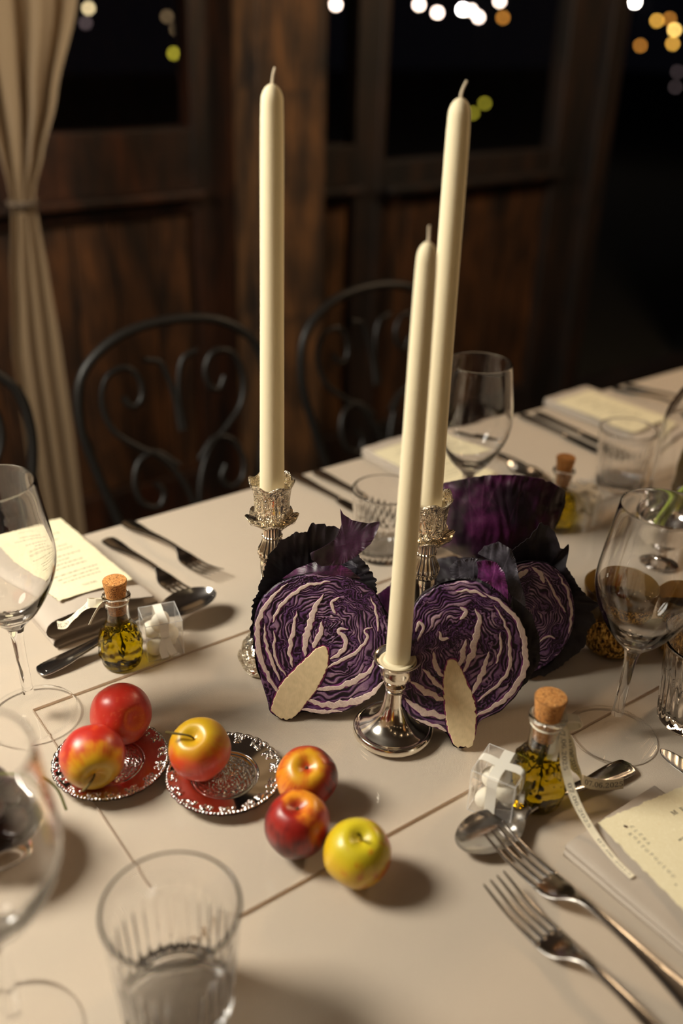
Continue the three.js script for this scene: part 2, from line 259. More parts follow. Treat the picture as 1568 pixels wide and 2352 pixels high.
{ // plain round holder in front
  const t = thing('candle_holder', 'plain round silver candle holder in front, its foot beside the cut cabbages', 'candle holder', [0, ON, 0], 0, 'silver candle holders');
  mesh('foot', lathe(smoothProfile([[0, 0.001], [0.0365, 0, 1], [0.0385, 0.002], [0.0385, 0.006], [0.0372, 0.0085], [0.0355, 0.0092, 1], [0.0345, 0.0085], [0.0325, 0.0088, 1], [0.024, 0.0135], [0.0165, 0.0215], [0.0118, 0.033], [0.0098, 0.044], [0.009, 0.05]], 8), 96), M.silver, t);
  mesh('knop', lathe(smoothProfile([[0.009, 0.05], [0.0098, 0.0515, 1], [0.0085, 0.053], [0.009, 0.0545, 1], [0.0108, 0.057], [0.0095, 0.0605, 1], [0.0075, 0.0625], [0.0105, 0.064, 1], [0.0145, 0.0668]], 6), 80), M.silver, t);
  mesh('cup', lathe(smoothProfile([[0.0145, 0.0668], [0.0152, 0.071], [0.0152, 0.0785], [0.017, 0.0832], [0.0222, 0.0868], [0.0226, 0.0878], [0.0218, 0.0884], [0.0172, 0.0856], [0.0135, 0.081], [0.0132, 0.07, 1], [0, 0.0695]], 7), 96), M.silver, t);
  mesh('wax_drip', lathe(smoothProfile([[0.0118, 0.0815], [0.0175, 0.0853], [0.0165, 0.0862], [0.0132, 0.0856], [0.0116, 0.0872]], 5), 60, (a, y, r) => [r * (1 + 0.1 * Math.sin(a * 2 + 1) * (r > 0.013 ? 1 : 0)), y]), M.wax, t);
}
candle('tall ivory taper candle in the plain front holder', [0, ON + 0.0705, 0], 0.394, 0.0116, 0.0079, 0.004, -0.001);
const FILIGREE = dataTex(512, 256, (u, v) => {                    // chased scrolls for the ornate holders
  let h = 60; const r = rngOf(9);
  for (let k = 0; k < 46; k++) { const cx = r(), cy = r(), R = 0.03 + 0.05 * r(); let dx = Math.abs(u - cx); dx = Math.min(dx, 1 - dx) * 2; const dy = Math.abs(v - cy), d = Math.hypot(dx, dy), a = Math.atan2(v - cy, u - cx); if (d < R * 1.6) { const q = Math.abs((d / R + a / TAU) % 0.5 - 0.25) * 4; h = Math.max(h, 60 + 190 * sstep(1 - q, 0.3, 0.9) * (1 - d / (R * 1.6))); } }
  h = Math.max(h, 60 + 120 * sstep(noise3(u * 60, v * 30, 2), 0.25, 0.6)); return [h, h, h];
}, false);
const mChased = std({ color: new THREE.Color(0.88, 0.80, 0.66), metalness: 1, roughness: 0.16, bumpMap: FILIGREE, bumpScale: 0.0022 });
const mFluted = std({ color: new THREE.Color(0.86, 0.79, 0.67), metalness: 1, roughness: 0.15 });
function ornateHolder(label, pos, turn) {
  const t = thing('candle_holder', label, 'candle holder', pos, turn, 'silver candle holders');
  const flute = (n, d) => (a, y, r) => [r * (1 - d + d * Math.abs(Math.cos(a * n / 2))), y];
  mesh('foot', lathe(smoothProfile([[0, 0.001], [0.036, 0, 1], [0.037, 0.003], [0.0345, 0.008], [0.033, 0.013], [0.0285, 0.0225], [0.02, 0.0295], [0.011, 0.035], [0.008, 0.041]], 9), 144, (a, y, r) => { const k = sstep(y, 0.004, 0.02) * (1 - sstep(y, 0.03, 0.04)); return [r * (1 + 0.03 * Math.cos(a * 6) * (1 - k * 0.5) + 0.05 * k * Math.sin(a * 12 + 90 * y) * Math.sin(y * 420)), y]; }), mChased, t);
  mesh('stem', lathe(smoothProfile([[0.008, 0.041], [0.0072, 0.05], [0.0088, 0.07], [0.0118, 0.102], [0.0128, 0.118], [0.012, 0.124]], 8), 96, (a, y, r) => { const bead = Math.cos(a * 4) > 0.93 ? 0.0006 * Math.abs(Math.sin(y * 1500)) : 0; return [r * (0.97 + 0.03 * Math.abs(Math.cos(a * 2))) + bead, y]; }), mFluted, t);
  mesh('knop', lathe(smoothProfile([[0.012, 0.124], [0.0135, 0.126], [0.0125, 0.128, 1], [0.0148, 0.131], [0.0146, 0.135], [0.0118, 0.141], [0.0098, 0.147], [0.0095, 0.149, 1], [0.0108, 0.1505], [0.0095, 0.152, 1], [0.0094, 0.16], [0.0105, 0.166]], 6), 128, flute(18, 0.13)), mFluted, t);
  mesh('drip_pan', lathe(smoothProfile([[0.0105, 0.166], [0.017, 0.1658], [0.0245, 0.168], [0.0268, 0.1705], [0.0268, 0.1715], [0.024, 0.1705], [0.017, 0.1682], [0.012, 0.169]], 7), 160, (a, y, r) => { const k = sstep(r, 0.012, 0.026); return [r * (1 - 0.10 * k * (1 - Math.abs(Math.cos(a * 4))) ** 0.7 - 0.02 * k * Math.abs(Math.sin(a * 24))), y + k * 0.004 * (Math.abs(Math.cos(a * 4)) - 0.4)]; }), mFluted, t);
  mesh('cup', lathe(smoothProfile([[0.012, 0.169], [0.0155, 0.172], [0.0172, 0.178], [0.0176, 0.19], [0.0192, 0.202], [0.0222, 0.2095], [0.0222, 0.211], [0.0208, 0.2108], [0.0178, 0.203], [0.0152, 0.194], [0.015, 0.18, 1], [0, 0.179]], 8), 160, (a, y, r) => { const k = sstep(y, 0.195, 0.211); return [r * (1 + 0.028 * k * Math.cos(a * 6) - (y > 0.173 && y < 0.204 && r > 0.0165 ? 0.035 * sstep(Math.abs(Math.cos(a * 3)), 0.9, 1) : 0)), y + 0.0022 * k * Math.cos(a * 6)]; }), mChased, t);
  mesh('wax_drip', lathe([[0.0105, 0.194], [0.0165, 0.2005], [0.0163, 0.2015], [0.0116, 0.1975]], 40), M.wax, t);
}
ornateHolder('ornate chased silver candle holder left of the cabbages', [-0.0338, ON, -0.1628], 0.3);
candle('straight tall ivory taper candle at the left, in an ornate holder', [-0.0338, ON + 0.1795, -0.1628], 0.381, 0.0121, 0.0091, 0.006, 0.002);
ornateHolder('ornate chased silver candle holder behind the cabbages, partly hidden by the front candle', [0.0735, ON, -0.0536], 1.0);
candle('tall ivory taper candle behind the front one, in the rear ornate holder', [0.0735, ON + 0.1795, -0.0536], 0.377, 0.0116, 0.0089, -0.003, 0.004);

// ---------------------------------------------------------------- red cabbages
// Each cut half is drawn up in its own sketch units (a plan of the cut face), turned into metres by `unit`.
const HALF = 0.092;                                               // half side of the square that a face texture covers, metres
function smoothClosed(pts, n) { const c = new THREE.CatmullRomCurve3(pts.map((p) => V(p[0], p[1], 0)), true, 'centripetal'); return c.getSpacedPoints(n).map((p) => [p.x, p.y]); }
function polar(outline, N = 512) {                                // radius of a star-shaped outline by angle
  const R = new Float32Array(N), P = outline;
  for (let k = 0; k < N; k++) { const a = (k / N) * TAU, dx = Math.cos(a), dy = Math.sin(a); let best = 0.001; for (let i = 0; i < P.length; i++) { const [x1, y1] = P[i], [x2, y2] = P[(i + 1) % P.length], ex = x2 - x1, ey = y2 - y1, den = dx * ey - dy * ex; if (Math.abs(den) < 1e-12) continue; const t = (x1 * ey - y1 * ex) / den, s = (x1 * dy - y1 * dx) / den; if (t > best && s >= -1e-6 && s <= 1 + 1e-6) best = t; } R[k] = best; }
  return (a) => { let f = ((a / TAU) % 1 + 1) % 1 * N, i = Math.floor(f); f -= i; return lerp(R[i % N], R[(i + 1) % N], f); };
}
function spline2(pts, n = 24) { const c = new THREE.CatmullRomCurve3(pts.map((p) => V(p[0], p[1], 0)), false, 'centripetal'); return c.getPoints(n).map((p) => [p.x, p.y]); }
function faceMaps(spec) {
  const S = 1024, px = (m) => (m / (2 * HALF) + 0.5) * S, rad = polar(spec.outline), H = spec.heart, N = spec.layers, ox = spec.seed * 13.7;
  const radH = polar(spec.outline.map((p) => [p[0] - H[0], p[1] - H[1]]));
  const col = new Uint8ClampedArray(S * S * 4), hgt = new Float32Array(S * S);
  for (let y = 0; y < S; y++) for (let x = 0; x < S; x++) {
    const u = (x / S - 0.5) * 2 * HALF, v = (y / S - 0.5) * 2 * HALF, o = y * S + x;
    // fold the plane round the heart: noise bends the leaves, more in the packed pockets
    const pocket = sstep(noise3(u * 34, v * 34, ox + 4) + 0.25 * noise3(u * 80, v * 80, ox), -0.15, 0.55);
    const bend = 0.0026 + 0.0028 * pocket;
    const wu = u + bend * noise3(u * 58, v * 58, ox) + 0.0017 * (0.12 + pocket) * noise3(u * 230, v * 230, ox + 7), wv = v + bend * noise3(u * 58, v * 58, ox + 30) + 0.0017 * (0.12 + pocket) * noise3(u * 230, v * 230, ox + 40);
    const dx = wu - H[0], dy = wv - H[1], a = Math.atan2(dy, dx), s = Math.hypot(dx, dy) / radH(a);
    const q = Math.pow(s, 0.92) * N + 0.55 * noise3(Math.cos(a) * 1.6, Math.sin(a) * 1.6, ox + s * 2.2), i = Math.floor(q), f = q - i;
    const thick = clamp(0.27 + 0.2 * noise3(Math.cos(a) * 2.1 + i * 3.1, Math.sin(a) * 2.1, ox + i * 1.7) - 0.07 * pocket, 0.1, 0.44), d = Math.abs(f - 0.5);
    const flesh = 1 - sstep(d, thick - 0.10, thick + 0.05), rim = 1 - sstep(Math.abs(d - thick - 0.02), 0.03, 0.14);
    const pale = clamp(0.42 + 0.5 * noise3(Math.cos(a) * 1.3 + i * 7.3, Math.sin(a) * 1.3, ox + 50) + 0.25 * sstep(thick, 0.3, 0.44) - 0.3 * pocket, 0, 1);
    const g = 1 + 0.10 * noise3(u * 500, v * 500, ox);
    const gap = [22, 6, 24], skin = [56, 15, 62], f0 = [82, 48, 94], f1 = [184, 156, 166];
    for (let c = 0; c < 3; c++) { let k = lerp(gap[c], skin[c], rim); k = lerp(k, lerp(f0[c], f1[c], pale), flesh); col[o * 4 + c] = k * g; }
    col[o * 4 + 3] = 255; hgt[o] = 0.25 + 0.5 * flesh + 0.12 * rim;
  }
  const c = document.createElement('canvas'); c.width = c.height = S; const k = c.getContext('2d'), im = k.createImageData(S, S); im.data.set(col); k.putImageData(im, 0, 0);
  // dark skins either side of each rib, and the magenta edge of the core
  k.lineJoin = 'round'; k.lineCap = 'round';
  for (const r of spec.ribs) { const P = spline2(r.p, 40), n = P.length - 1; for (const [grow, fill] of [[0.0016, 'rgb(56,14,62)'], [0.0007, 'rgb(118,52,112)']]) for (let i = 0; i < n; i++) { const t = i / n, w = 2 * ribWidth(r.w, t) + grow; k.strokeStyle = fill; k.lineWidth = w / (2 * HALF) * S; k.beginPath(); k.moveTo(px(P[i][0]), px(P[i][1])); k.lineTo(px(P[i + 1][0]), px(P[i + 1][1])); k.stroke(); } }
  const core = (w, f) => { k.strokeStyle = f; k.lineWidth = w; k.beginPath(); spec.core.forEach((p, i) => (i ? k.lineTo(px(p[0]), px(p[1])) : k.moveTo(px(p[0]), px(p[1])))); k.closePath(); k.stroke(); };
  core(30, 'rgb(52,14,58)'); core(17, 'rgb(146,52,112)');
  const data = k.getImageData(0, 0, S, S).data, t = new THREE.DataTexture(new Uint8Array(data), S, S); t.colorSpace = THREE.SRGBColorSpace; t.magFilter = THREE.LinearFilter; t.needsUpdate = true;
  const at = (u, v) => hgt[clamp(Math.round(px(v)), 0, S - 1) * S + clamp(Math.round(px(u)), 0, S - 1)];
  return { tex: t, at, rad };
}
const mCore = std({ color: new THREE.Color(0.90, 0.77, 0.52), roughness: 0.62, map: dataTex(256, 256, (u, v) => { const n = tileNoise(u, v, 7, 2) * 7 + tileNoise(u, v * 0.25, 40, 5) * 4; return [242 + n, 236 + n, 224 + n * 1.4]; }) });
const mRib = std({ color: new THREE.Color(0.80, 0.69, 0.60), roughness: 0.5, map: dataTex(128, 128, (u, v) => { const n = tileNoise(u, v, 12, 8) * 14; return [236 + n, 226 + n * 1.5, 230 + n]; }) });
const VEIN = (base, vein, blotch, seed, dens = 9, patch = 90) => canvasTex(512, 512, (c, w, h) => {   // a leaf: blotches, a midrib from the bottom and branching side veins
  const r = rngOf(seed), im = c.createImageData(w, h);
  for (let y = 0; y < h; y++) for (let x = 0; x < w; x++) { const n = sstep(fbm(x / patch, y / patch, seed, 4), -0.3, 0.35), m = 1 + 0.16 * noise3(x / 9, y / 9, seed + 3), o = (y * w + x) * 4; for (let k = 0; k < 3; k++) im.data[o + k] = lerp(base[k], blotch[k], n) * m; im.data[o + 3] = 255; }
  c.putImageData(im, 0, 0); c.strokeStyle = `rgba(${vein},.38)`; c.lineCap = 'round';
  const grow = (x, y, a, len, wd, depth) => { c.lineWidth = wd; c.beginPath(); c.moveTo(x, y); let px = x, py = y; for (let i = 0; i < 14; i++) { a += (r() - 0.5) * 0.16; px += Math.cos(a) * len / 14; py += Math.sin(a) * len / 14; c.lineTo(px, py); if (depth < 2 && i > 2 && r() < 0.3) { c.stroke(); grow(px, py, a + (r() < 0.5 ? 0.5 : -0.5), len * 0.4, wd * 0.5, depth + 1); c.lineWidth = wd; c.beginPath(); c.moveTo(px, py); } } c.stroke(); };
  for (let i = 0; i < dens; i++) grow(w * (0.15 + 0.7 * (i + 0.5) / dens), h, -Math.PI / 2 + (i - (dens - 1) / 2) * 0.16, h * (0.8 + 0.3 * r()), 3.2, 0);
});
const leafMat = (tex, rough, bump = 0.0008) => phys({ map: tex, bumpMap: tex, bumpScale: bump, roughness: rough, clearcoat: 0.25, clearcoatRoughness: 0.4, side: THREE.DoubleSide });
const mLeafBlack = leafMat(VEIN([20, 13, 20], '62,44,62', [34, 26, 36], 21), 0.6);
const mLeafPurple = leafMat(VEIN([72, 18, 62], '128,58,108', [34, 10, 32], 33, 11), 0.42);
const mLeafDusk = leafMat(VEIN([50, 15, 44], '72,30,62', [30, 11, 28], 39, 6, 240), 0.45, 0.0004);
const mLeafViolet = leafMat(VEIN([92, 28, 86], '160,90,140', [56, 16, 56], 35, 7), 0.42);
const mLeafCup = leafMat(VEIN([66, 16, 55], '104,50,88', [22, 8, 20], 52, 13, 260), 0.38);
const mLeafGrey = leafMat(VEIN([66, 62, 72], '104,98,108', [40, 36, 46], 41), 0.6);
// a leaf: polar patch inside an outline; shape(x, y, s) lifts it off its plane; ragged adds torn edges. Two skins `thick` apart.
function leafGeo(outline, shape, { ragged = 0.02, thick = 0.0009, seed = 1, nr = 22, na = 220, center = [0, 0], span = 0.16 } = {}) {
  const rad = polar(outline.map((p) => [p[0] - center[0], p[1] - center[1]]));
  const f = (k) => (u, v) => { const a = u * TAU, s = v, R = rad(a) * (1 + ragged * s * s * (fbm(Math.cos(a) * 9, Math.sin(a) * 9, seed, 3) + 0.35 * noise3(Math.cos(a) * 21, Math.sin(a) * 21, seed))), x = center[0] + Math.cos(a) * R * s, y = center[1] + Math.sin(a) * R * s; const w = 0.0018 * s * noise3(x * 45, y * 45, seed) + 0.0009 * s * noise3(x * 120, y * 40, seed + 5) + 0.0007 * s ** 6 * noise3(Math.cos(a) * 9, Math.sin(a) * 9, seed + 9); const q = shape(x, y, s, a); return Array.isArray(q) ? [q[0], q[1], q[2] + w + k * thick / 2] : [x, y, q + w + k * thick / 2]; };
  const uv = (u, v) => { const a = u * TAU, R = rad(a) * v; return [0.5 + (center[0] + Math.cos(a) * R) / span, 0.5 + (center[1] + Math.sin(a) * R) / span]; };
  return mergeGeometries([grid(na, nr, f(1), { closeU: true, uv }), flip(grid(na, nr, f(-1), { closeU: true, uv })), grid(na, 1, (u, v) => f(v ? -1 : 1)(u, 1), { closeU: true })].map((g, i) => { if (i < 1) flip(flip(g)); return g; }));
}
function cabbageHalf(label, pos, yaw, tilt, spec) {
  const t = thing('red_cabbage_half', label, 'cabbage', pos, 0, 'cut red cabbages'); t.rotation.set(-tilt, yaw, 0, 'YXZ');
  const maps = faceMaps(spec), face = std({ map: maps.tex, roughness: 0.46 }), D = spec.depth;
  const relief = (x, y) => 0.0011 * (maps.at(x, y) - 0.5);
  mesh('cut_face', grid(300, 90, (u, v) => { const a = u * TAU, R = maps.rad(a), s = Math.pow(v, 0.8), x = Math.cos(a) * R * s, y = Math.sin(a) * R * s; return [x, y, relief(x, y) - (v > 0.985 ? 0.0012 : 0)]; }, { closeU: true, uv: (u, v, p) => [p[0] / (2 * HALF) + 0.5, p[1] / (2 * HALF) + 0.5] }), face, t);
  mesh('outer_head', flip(grid(120, 26, (u, v) => { const a = u * TAU, R = maps.rad(a) * (1 + 0.02 * noise3(Math.cos(a) * 5, Math.sin(a) * 5, 3) * Math.sin(v * 3)), th = v * Math.PI / 2, lump = 1 + 0.03 * noise3(Math.cos(a) * 2, Math.sin(a) * 2, v * 3 + spec.seed); return [Math.cos(a) * R * Math.cos(th) * lump, Math.sin(a) * R * Math.cos(th) * lump, -0.0008 - D * Math.sin(th)]; }, { closeU: true, uv: (u, v) => [u * 3, v] })), mLeafBlack, t);
  for (const r of spec.ribs) { const P = spline2(r.p, 8); mesh('leaf_rib', ribSolid(P, r.w, relief), mRib, t); }
  const cp = new THREE.CatmullRomCurve3(spec.core.map((p) => V(p[0], p[1], 0)), true, 'catmullrom', 0.25).getSpacedPoints(110), cm = cp.reduce((s, p) => s.add(p), V(0, 0, 0)).divideScalar(cp.length);
  const cs = new THREE.Shape(cp.map((p, i) => { const d = p.clone().sub(cm).normalize(), q = 0.0011 * noise3(p.x * 260, p.y * 260, 5) + 0.0007 * noise3(p.x * 620, p.y * 620, 6) - 0.0004; return new THREE.Vector2(p.x + d.x * q, p.y + d.y * q); }));
  const cg = new THREE.ExtrudeGeometry(cs, { depth: 0.006, bevelEnabled: true, bevelThickness: 0.0006, bevelSize: 0.0006, bevelSegments: 2 }); cg.translate(0, 0, -0.0056);
  { const p = cg.attributes.position, uv = cg.attributes.uv; for (let i = 0; i < p.count; i++) uv.setXY(i, p.getX(i) * 22, p.getY(i) * 22); }
  mesh('core', cg, mCore, t); return t;
}
const ribWidth = (w, v) => (w / 2) * (0.10 + 0.9 * Math.pow(Math.sin(Math.PI * clamp(0.03 + 0.85 * v, 0, 1)), 0.9)) * sstep(v, -0.03, 0.08) * (1 - 0.6 * sstep(v, 0.95, 1));
function ribSolid(P, w, relief) {                                 // a cut leaf rib: flat, tapering, flush with the face
  const c = new THREE.CatmullRomCurve3(P.map((p) => V(p[0], p[1], 0)), false, 'centripetal'), n = 56;
  return grid(16, n, (u, v) => { const o = c.getPointAt(v), tn = c.getTangentAt(v), a = u * TAU, cy = Math.cos(a), sy = Math.sin(a), hw = ribWidth(w, v) * (1 + 0.35 * noise3(o.x * 150, o.y * 150, 4 + Math.sign(cy) * 3) + 0.12 * noise3(o.x * 420, o.y * 420, 2 + Math.sign(cy))), y = Math.sign(cy) * Math.sqrt(Math.abs(cy)) * hw, k = 0.0011 * noise3(o.x * 100, o.y * 100, 9); return [o.x - tn.y * (y + k), o.y + tn.x * (y + k), 0.0002 + 0.00045 * Math.sign(sy) * Math.sqrt(Math.abs(sy))]; }, { closeU: true, uv: (u, v) => [v * 3, u] });
}
function sketch(cx, cy, ux, uy) { const m = (p) => [(p[0] - cx) * ux, -(p[1] - cy) * uy]; return { list: (a) => a.map(m), ribs: (a) => a.map(([w, ...p]) => ({ w: w * ux, p: p.map(m) })), pt: m }; }
const YAW = -0.6236;
// left half
{
  const k = sketch(554, 1204, 0.00015, 0.0001555);
  const spec = { seed: 1, layers: 18, depth: 0.052, heart: k.pt([600, 1095]),
    outline: smoothClosed(k.list([[590, 760], [730, 790], [860, 850], [945, 960], [985, 1100], [985, 1290], [950, 1430], [870, 1550], [720, 1645], [560, 1665], [440, 1650], [385, 1690], [340, 1706], [230, 1660], [215, 1600], [160, 1420], [125, 1240], [120, 1060], [165, 930], [260, 835], [410, 778]]), 200),
    core: k.list([[520, 1245], [560, 1225], [592, 1238], [598, 1330], [570, 1420], [535, 1490], [470, 1580], [400, 1670], [350, 1704], [300, 1690], [240, 1652], [262, 1560], [300, 1475], [380, 1385], [465, 1300]]),
    ribs: k.ribs([[34, [330, 830], [205, 950], [146, 1100], [156, 1280], [210, 1420], [292, 1535]], [24, [600, 812], [430, 850], [310, 950], [235, 1075]], [26, [390, 1000], [372, 1120], [352, 1250], [372, 1360]], [40, [560, 890], [505, 980], [482, 1080], [448, 1180], [446, 1290]], [36, [556, 1065], [545, 1130], [500, 1235]], [22, [190, 1085], [205, 1250], [292, 1450]], [22, [660, 905], [612, 950], [642, 1010]], [30, [722, 1110], [662, 1122], [704, 1178], [700, 1240], [612, 1305]], [22, [880, 1100], [832, 1112], [850, 1170], [770, 1260], [640, 1340], [592, 1370]], [36, [905, 1290], [870, 1370], [760, 1450], [640, 1490], [525, 1500]], [46, [965, 1430], [860, 1540], [700, 1598], [560, 1602], [470, 1575]], [26, [700, 1645], [540, 1646], [430, 1632]], [18, [250, 1130], [262, 1300], [330, 1420]], [16, [860, 900], [900, 1000], [915, 1120]]]) };
  const t = cabbageHalf('cut red cabbage half at the left, its pale core pointing to the lower left', [-0.0344, TOP + 0.0765, -0.0734], YAW, 0.33, spec);
  const back = k.list([[250, 1420], [130, 1330], [92, 1180], [95, 1010], [150, 850], [190, 700], [265, 580], [370, 530], [450, 515], [470, 470], [560, 465], [640, 490], [720, 560], [800, 680], [900, 800], [900, 1000], [700, 1300]]);
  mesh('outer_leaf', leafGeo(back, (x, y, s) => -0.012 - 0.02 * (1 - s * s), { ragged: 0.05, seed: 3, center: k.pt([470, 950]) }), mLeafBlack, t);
  const top = k.list([[280, 815], [380, 745], [500, 700], [610, 690], [720, 740], [800, 800], [720, 812], [590, 790], [420, 790]]);
  mesh('outer_leaf', leafGeo(top, (x, y, s) => 0.001 - 0.006 * s * s - 0.1 * (y - 0.06), { ragged: 0.04, seed: 5, center: k.pt([560, 760]), nr: 10 }), mLeafPurple, t);
  const curl = k.list([[650, 355], [672, 392], [725, 425], [830, 442], [903, 425], [890, 480], [850, 560], [765, 640], [660, 702], [540, 705], [478, 655], [470, 620], [545, 590], [625, 545], [662, 455]]);
  mesh('curled_leaf', leafGeo(curl, (x, y, s) => { const d = x - k.pt([690, 0])[0]; return 0.004 + 4.0 * d * d - 0.1 * (y - 0.09) + 0.006 * Math.exp(-(((x - k.pt([480, 0])[0]) / 0.01) ** 2)); }, { ragged: 0.012, seed: 8, center: k.pt([690, 575]), thick: 0.0012 }), mLeafDusk, t);
  const shard = k.list([[680, 700], [740, 668], [800, 690], [850, 780], [850, 810], [760, 800], [700, 760]]);
  mesh('outer_leaf', leafGeo(shard, (x, y, s) => -0.014 - 0.004 * s, { ragged: 0.06, seed: 12, center: k.pt([770, 740]), nr: 8 }), mLeafGrey, t);
}
// right half
{
  const k = sketch(564, 1505, 0.0001317, 0.0001368);
  const spec = { seed: 2, layers: 19, depth: 0.05, heart: k.pt([450, 1370]),
    outline: smoothClosed(k.list([[400, 945], [560, 932], [700, 995], [830, 1110], [920, 1255], [968, 1450], [950, 1620], [890, 1735], [780, 1850], [645, 1925], [622, 2040], [600, 2094], [480, 2096], [425, 2010], [300, 1962], [160, 1890], [90, 1800], [70, 1650], [80, 1450], [110, 1230], [180, 1060], [280, 985]]), 200),
    core: k.list([[402, 1492], [425, 1478], [452, 1482], [492, 1540], [540, 1640], [600, 1760], [616, 1870], [616, 2000], [598, 2093], [482, 2094], [432, 1985], [402, 1850], [386, 1700], [380, 1600]]),
    ribs: k.ribs([[46, [580, 1118], [610, 1200], [592, 1300], [572, 1420], [520, 1565]], [40, [522, 1335], [508, 1430], [482, 1525]], [30, [470, 1108], [512, 1140], [470, 1195]], [36, [692, 1418], [662, 1520], [622, 1640], [582, 1725]], [44, [620, 1005], [760, 1082], [880, 1205], [938, 1350], [950, 1480], [922, 1600], [845, 1722], [705, 1830], [620, 1882]], [24, [700, 1090], [785, 1205], [828, 1330], [838, 1450], [826, 1560], [755, 1655], [622, 1768]], [36, [300, 1425], [312, 1520], [376, 1598]], [30, [225, 1545], [300, 1622], [384, 1688]], [46, [140, 1640], [240, 1700], [386, 1768]], [50, [105, 1760], [200, 1832], [300, 1868], [412, 1892]], [28, [190, 1915], [330, 1952], [414, 1992]], [22, [185, 1360], [215, 1260], [190, 1215], [165, 1290]], [22, [330, 1280], [350, 1330], [400, 1330]], [20, [430, 1000], [560, 1000], [650, 1040]], [18, [760, 1280], [770, 1400], [740, 1500]]]) };
  const t = cabbageHalf('cut red cabbage half right of the front candle, its broad pale core standing upright', [0.0575, TOP + 0.083, 0.0372], YAW, 0.33, spec);
  const grey = k.list([[590, 770], [640, 715], [740, 682], [830, 730], [862, 800], [880, 900], [930, 1040], [940, 1110], [860, 1060], [800, 1000], [770, 900], [700, 810]]);
  mesh('outer_leaf', leafGeo(grey, (x, y, s) => -0.006 - 0.22 * (y - 0.06), { ragged: 0.03, seed: 31, center: k.pt([800, 850]) }), mLeafGrey, t);
  const flat = k.list([[390, 870], [440, 815], [560, 795], [640, 815], [690, 880], [640, 930], [520, 930], [420, 925]]);
  mesh('outer_leaf', leafGeo(flat, (x, y, s) => -0.008 - 0.25 * (y - 0.07), { ragged: 0.05, seed: 32, center: k.pt([540, 875]), nr: 10 }), mLeafGrey, t);
  const fold = k.list([[585, 915], [590, 860], [575, 805], [640, 790], [715, 808], [768, 870], [795, 960], [800, 1050], [745, 1005], [660, 950]]);
  mesh('outer_leaf', leafGeo(fold, (x, y, s) => 0.0015 - 0.12 * (y - 0.055), { ragged: 0.012, seed: 34, center: k.pt([690, 905]) }), mLeafViolet, t);
  const side = k.list([[860, 1060], [960, 1130], [1000, 1300], [1060, 1500], [1030, 1640], [960, 1640], [900, 1780], [960, 1500], [940, 1300]]);
  mesh('outer_leaf', leafGeo(k.list([[850, 1040], [930, 1100], [1000, 1180], [1060, 1340], [1075, 1500], [1010, 1620], [940, 1720], [800, 1860], [700, 1900], [800, 1400]]), (x, y, s) => -0.012 - 0.01 * (1 - s), { ragged: 0.03, seed: 36, center: k.pt([880, 1420]) }), mLeafBlack, t);
}
// third half, behind on the right
{
  const k = sketch(560, 1000, 0.000160, 0.000163);
  const spec = { seed: 5, layers: 21, depth: 0.045, heart: k.pt([480, 980]),
    outline: smoothClosed(k.list([[300, 720], [420, 665], [560, 640], [690, 690], [780, 800], [825, 960], [812, 1110], [740, 1250], [620, 1345], [500, 1375], [360, 1300], [300, 1150], [270, 950]]), 160),
    core: k.list([[330, 1180], [380, 1160], [420, 1200], [400, 1290], [340, 1280]]),
    ribs: k.ribs([[34, [388, 764], [440, 730], [505, 690]], [28, [525, 672], [580, 715], [612, 780]], [18, [700, 720], [775, 850], [805, 1000], [790, 1120]], [16, [630, 740], [690, 860], [760, 980]], [18, [430, 980], [500, 1010], [520, 1090]], [14, [580, 1180], [640, 1130], [700, 1150]]]) };
  const t = cabbageHalf('shaded red cabbage half behind at the right, half hidden by dark leaves', [0.1785, TOP + 0.071, 0.0035], YAW + 0.12, 0.28, spec);
  const round = k.list([[420, 560], [520, 500], [600, 400], [690, 470], [745, 600], [775, 520], [790, 610], [770, 690], [860, 820], [920, 890], [1020, 955], [960, 1000], [1000, 1080], [945, 1110], [920, 1230], [815, 1335], [640, 1420], [480, 1440], [300, 1300], [300, 800]]);
  mesh('outer_leaf', leafGeo(round, (x, y, s) => -0.008 - 0.02 * (1 - s * s), { ragged: 0.035, seed: 51, center: k.pt([600, 960]) }), mLeafBlack, t);
}
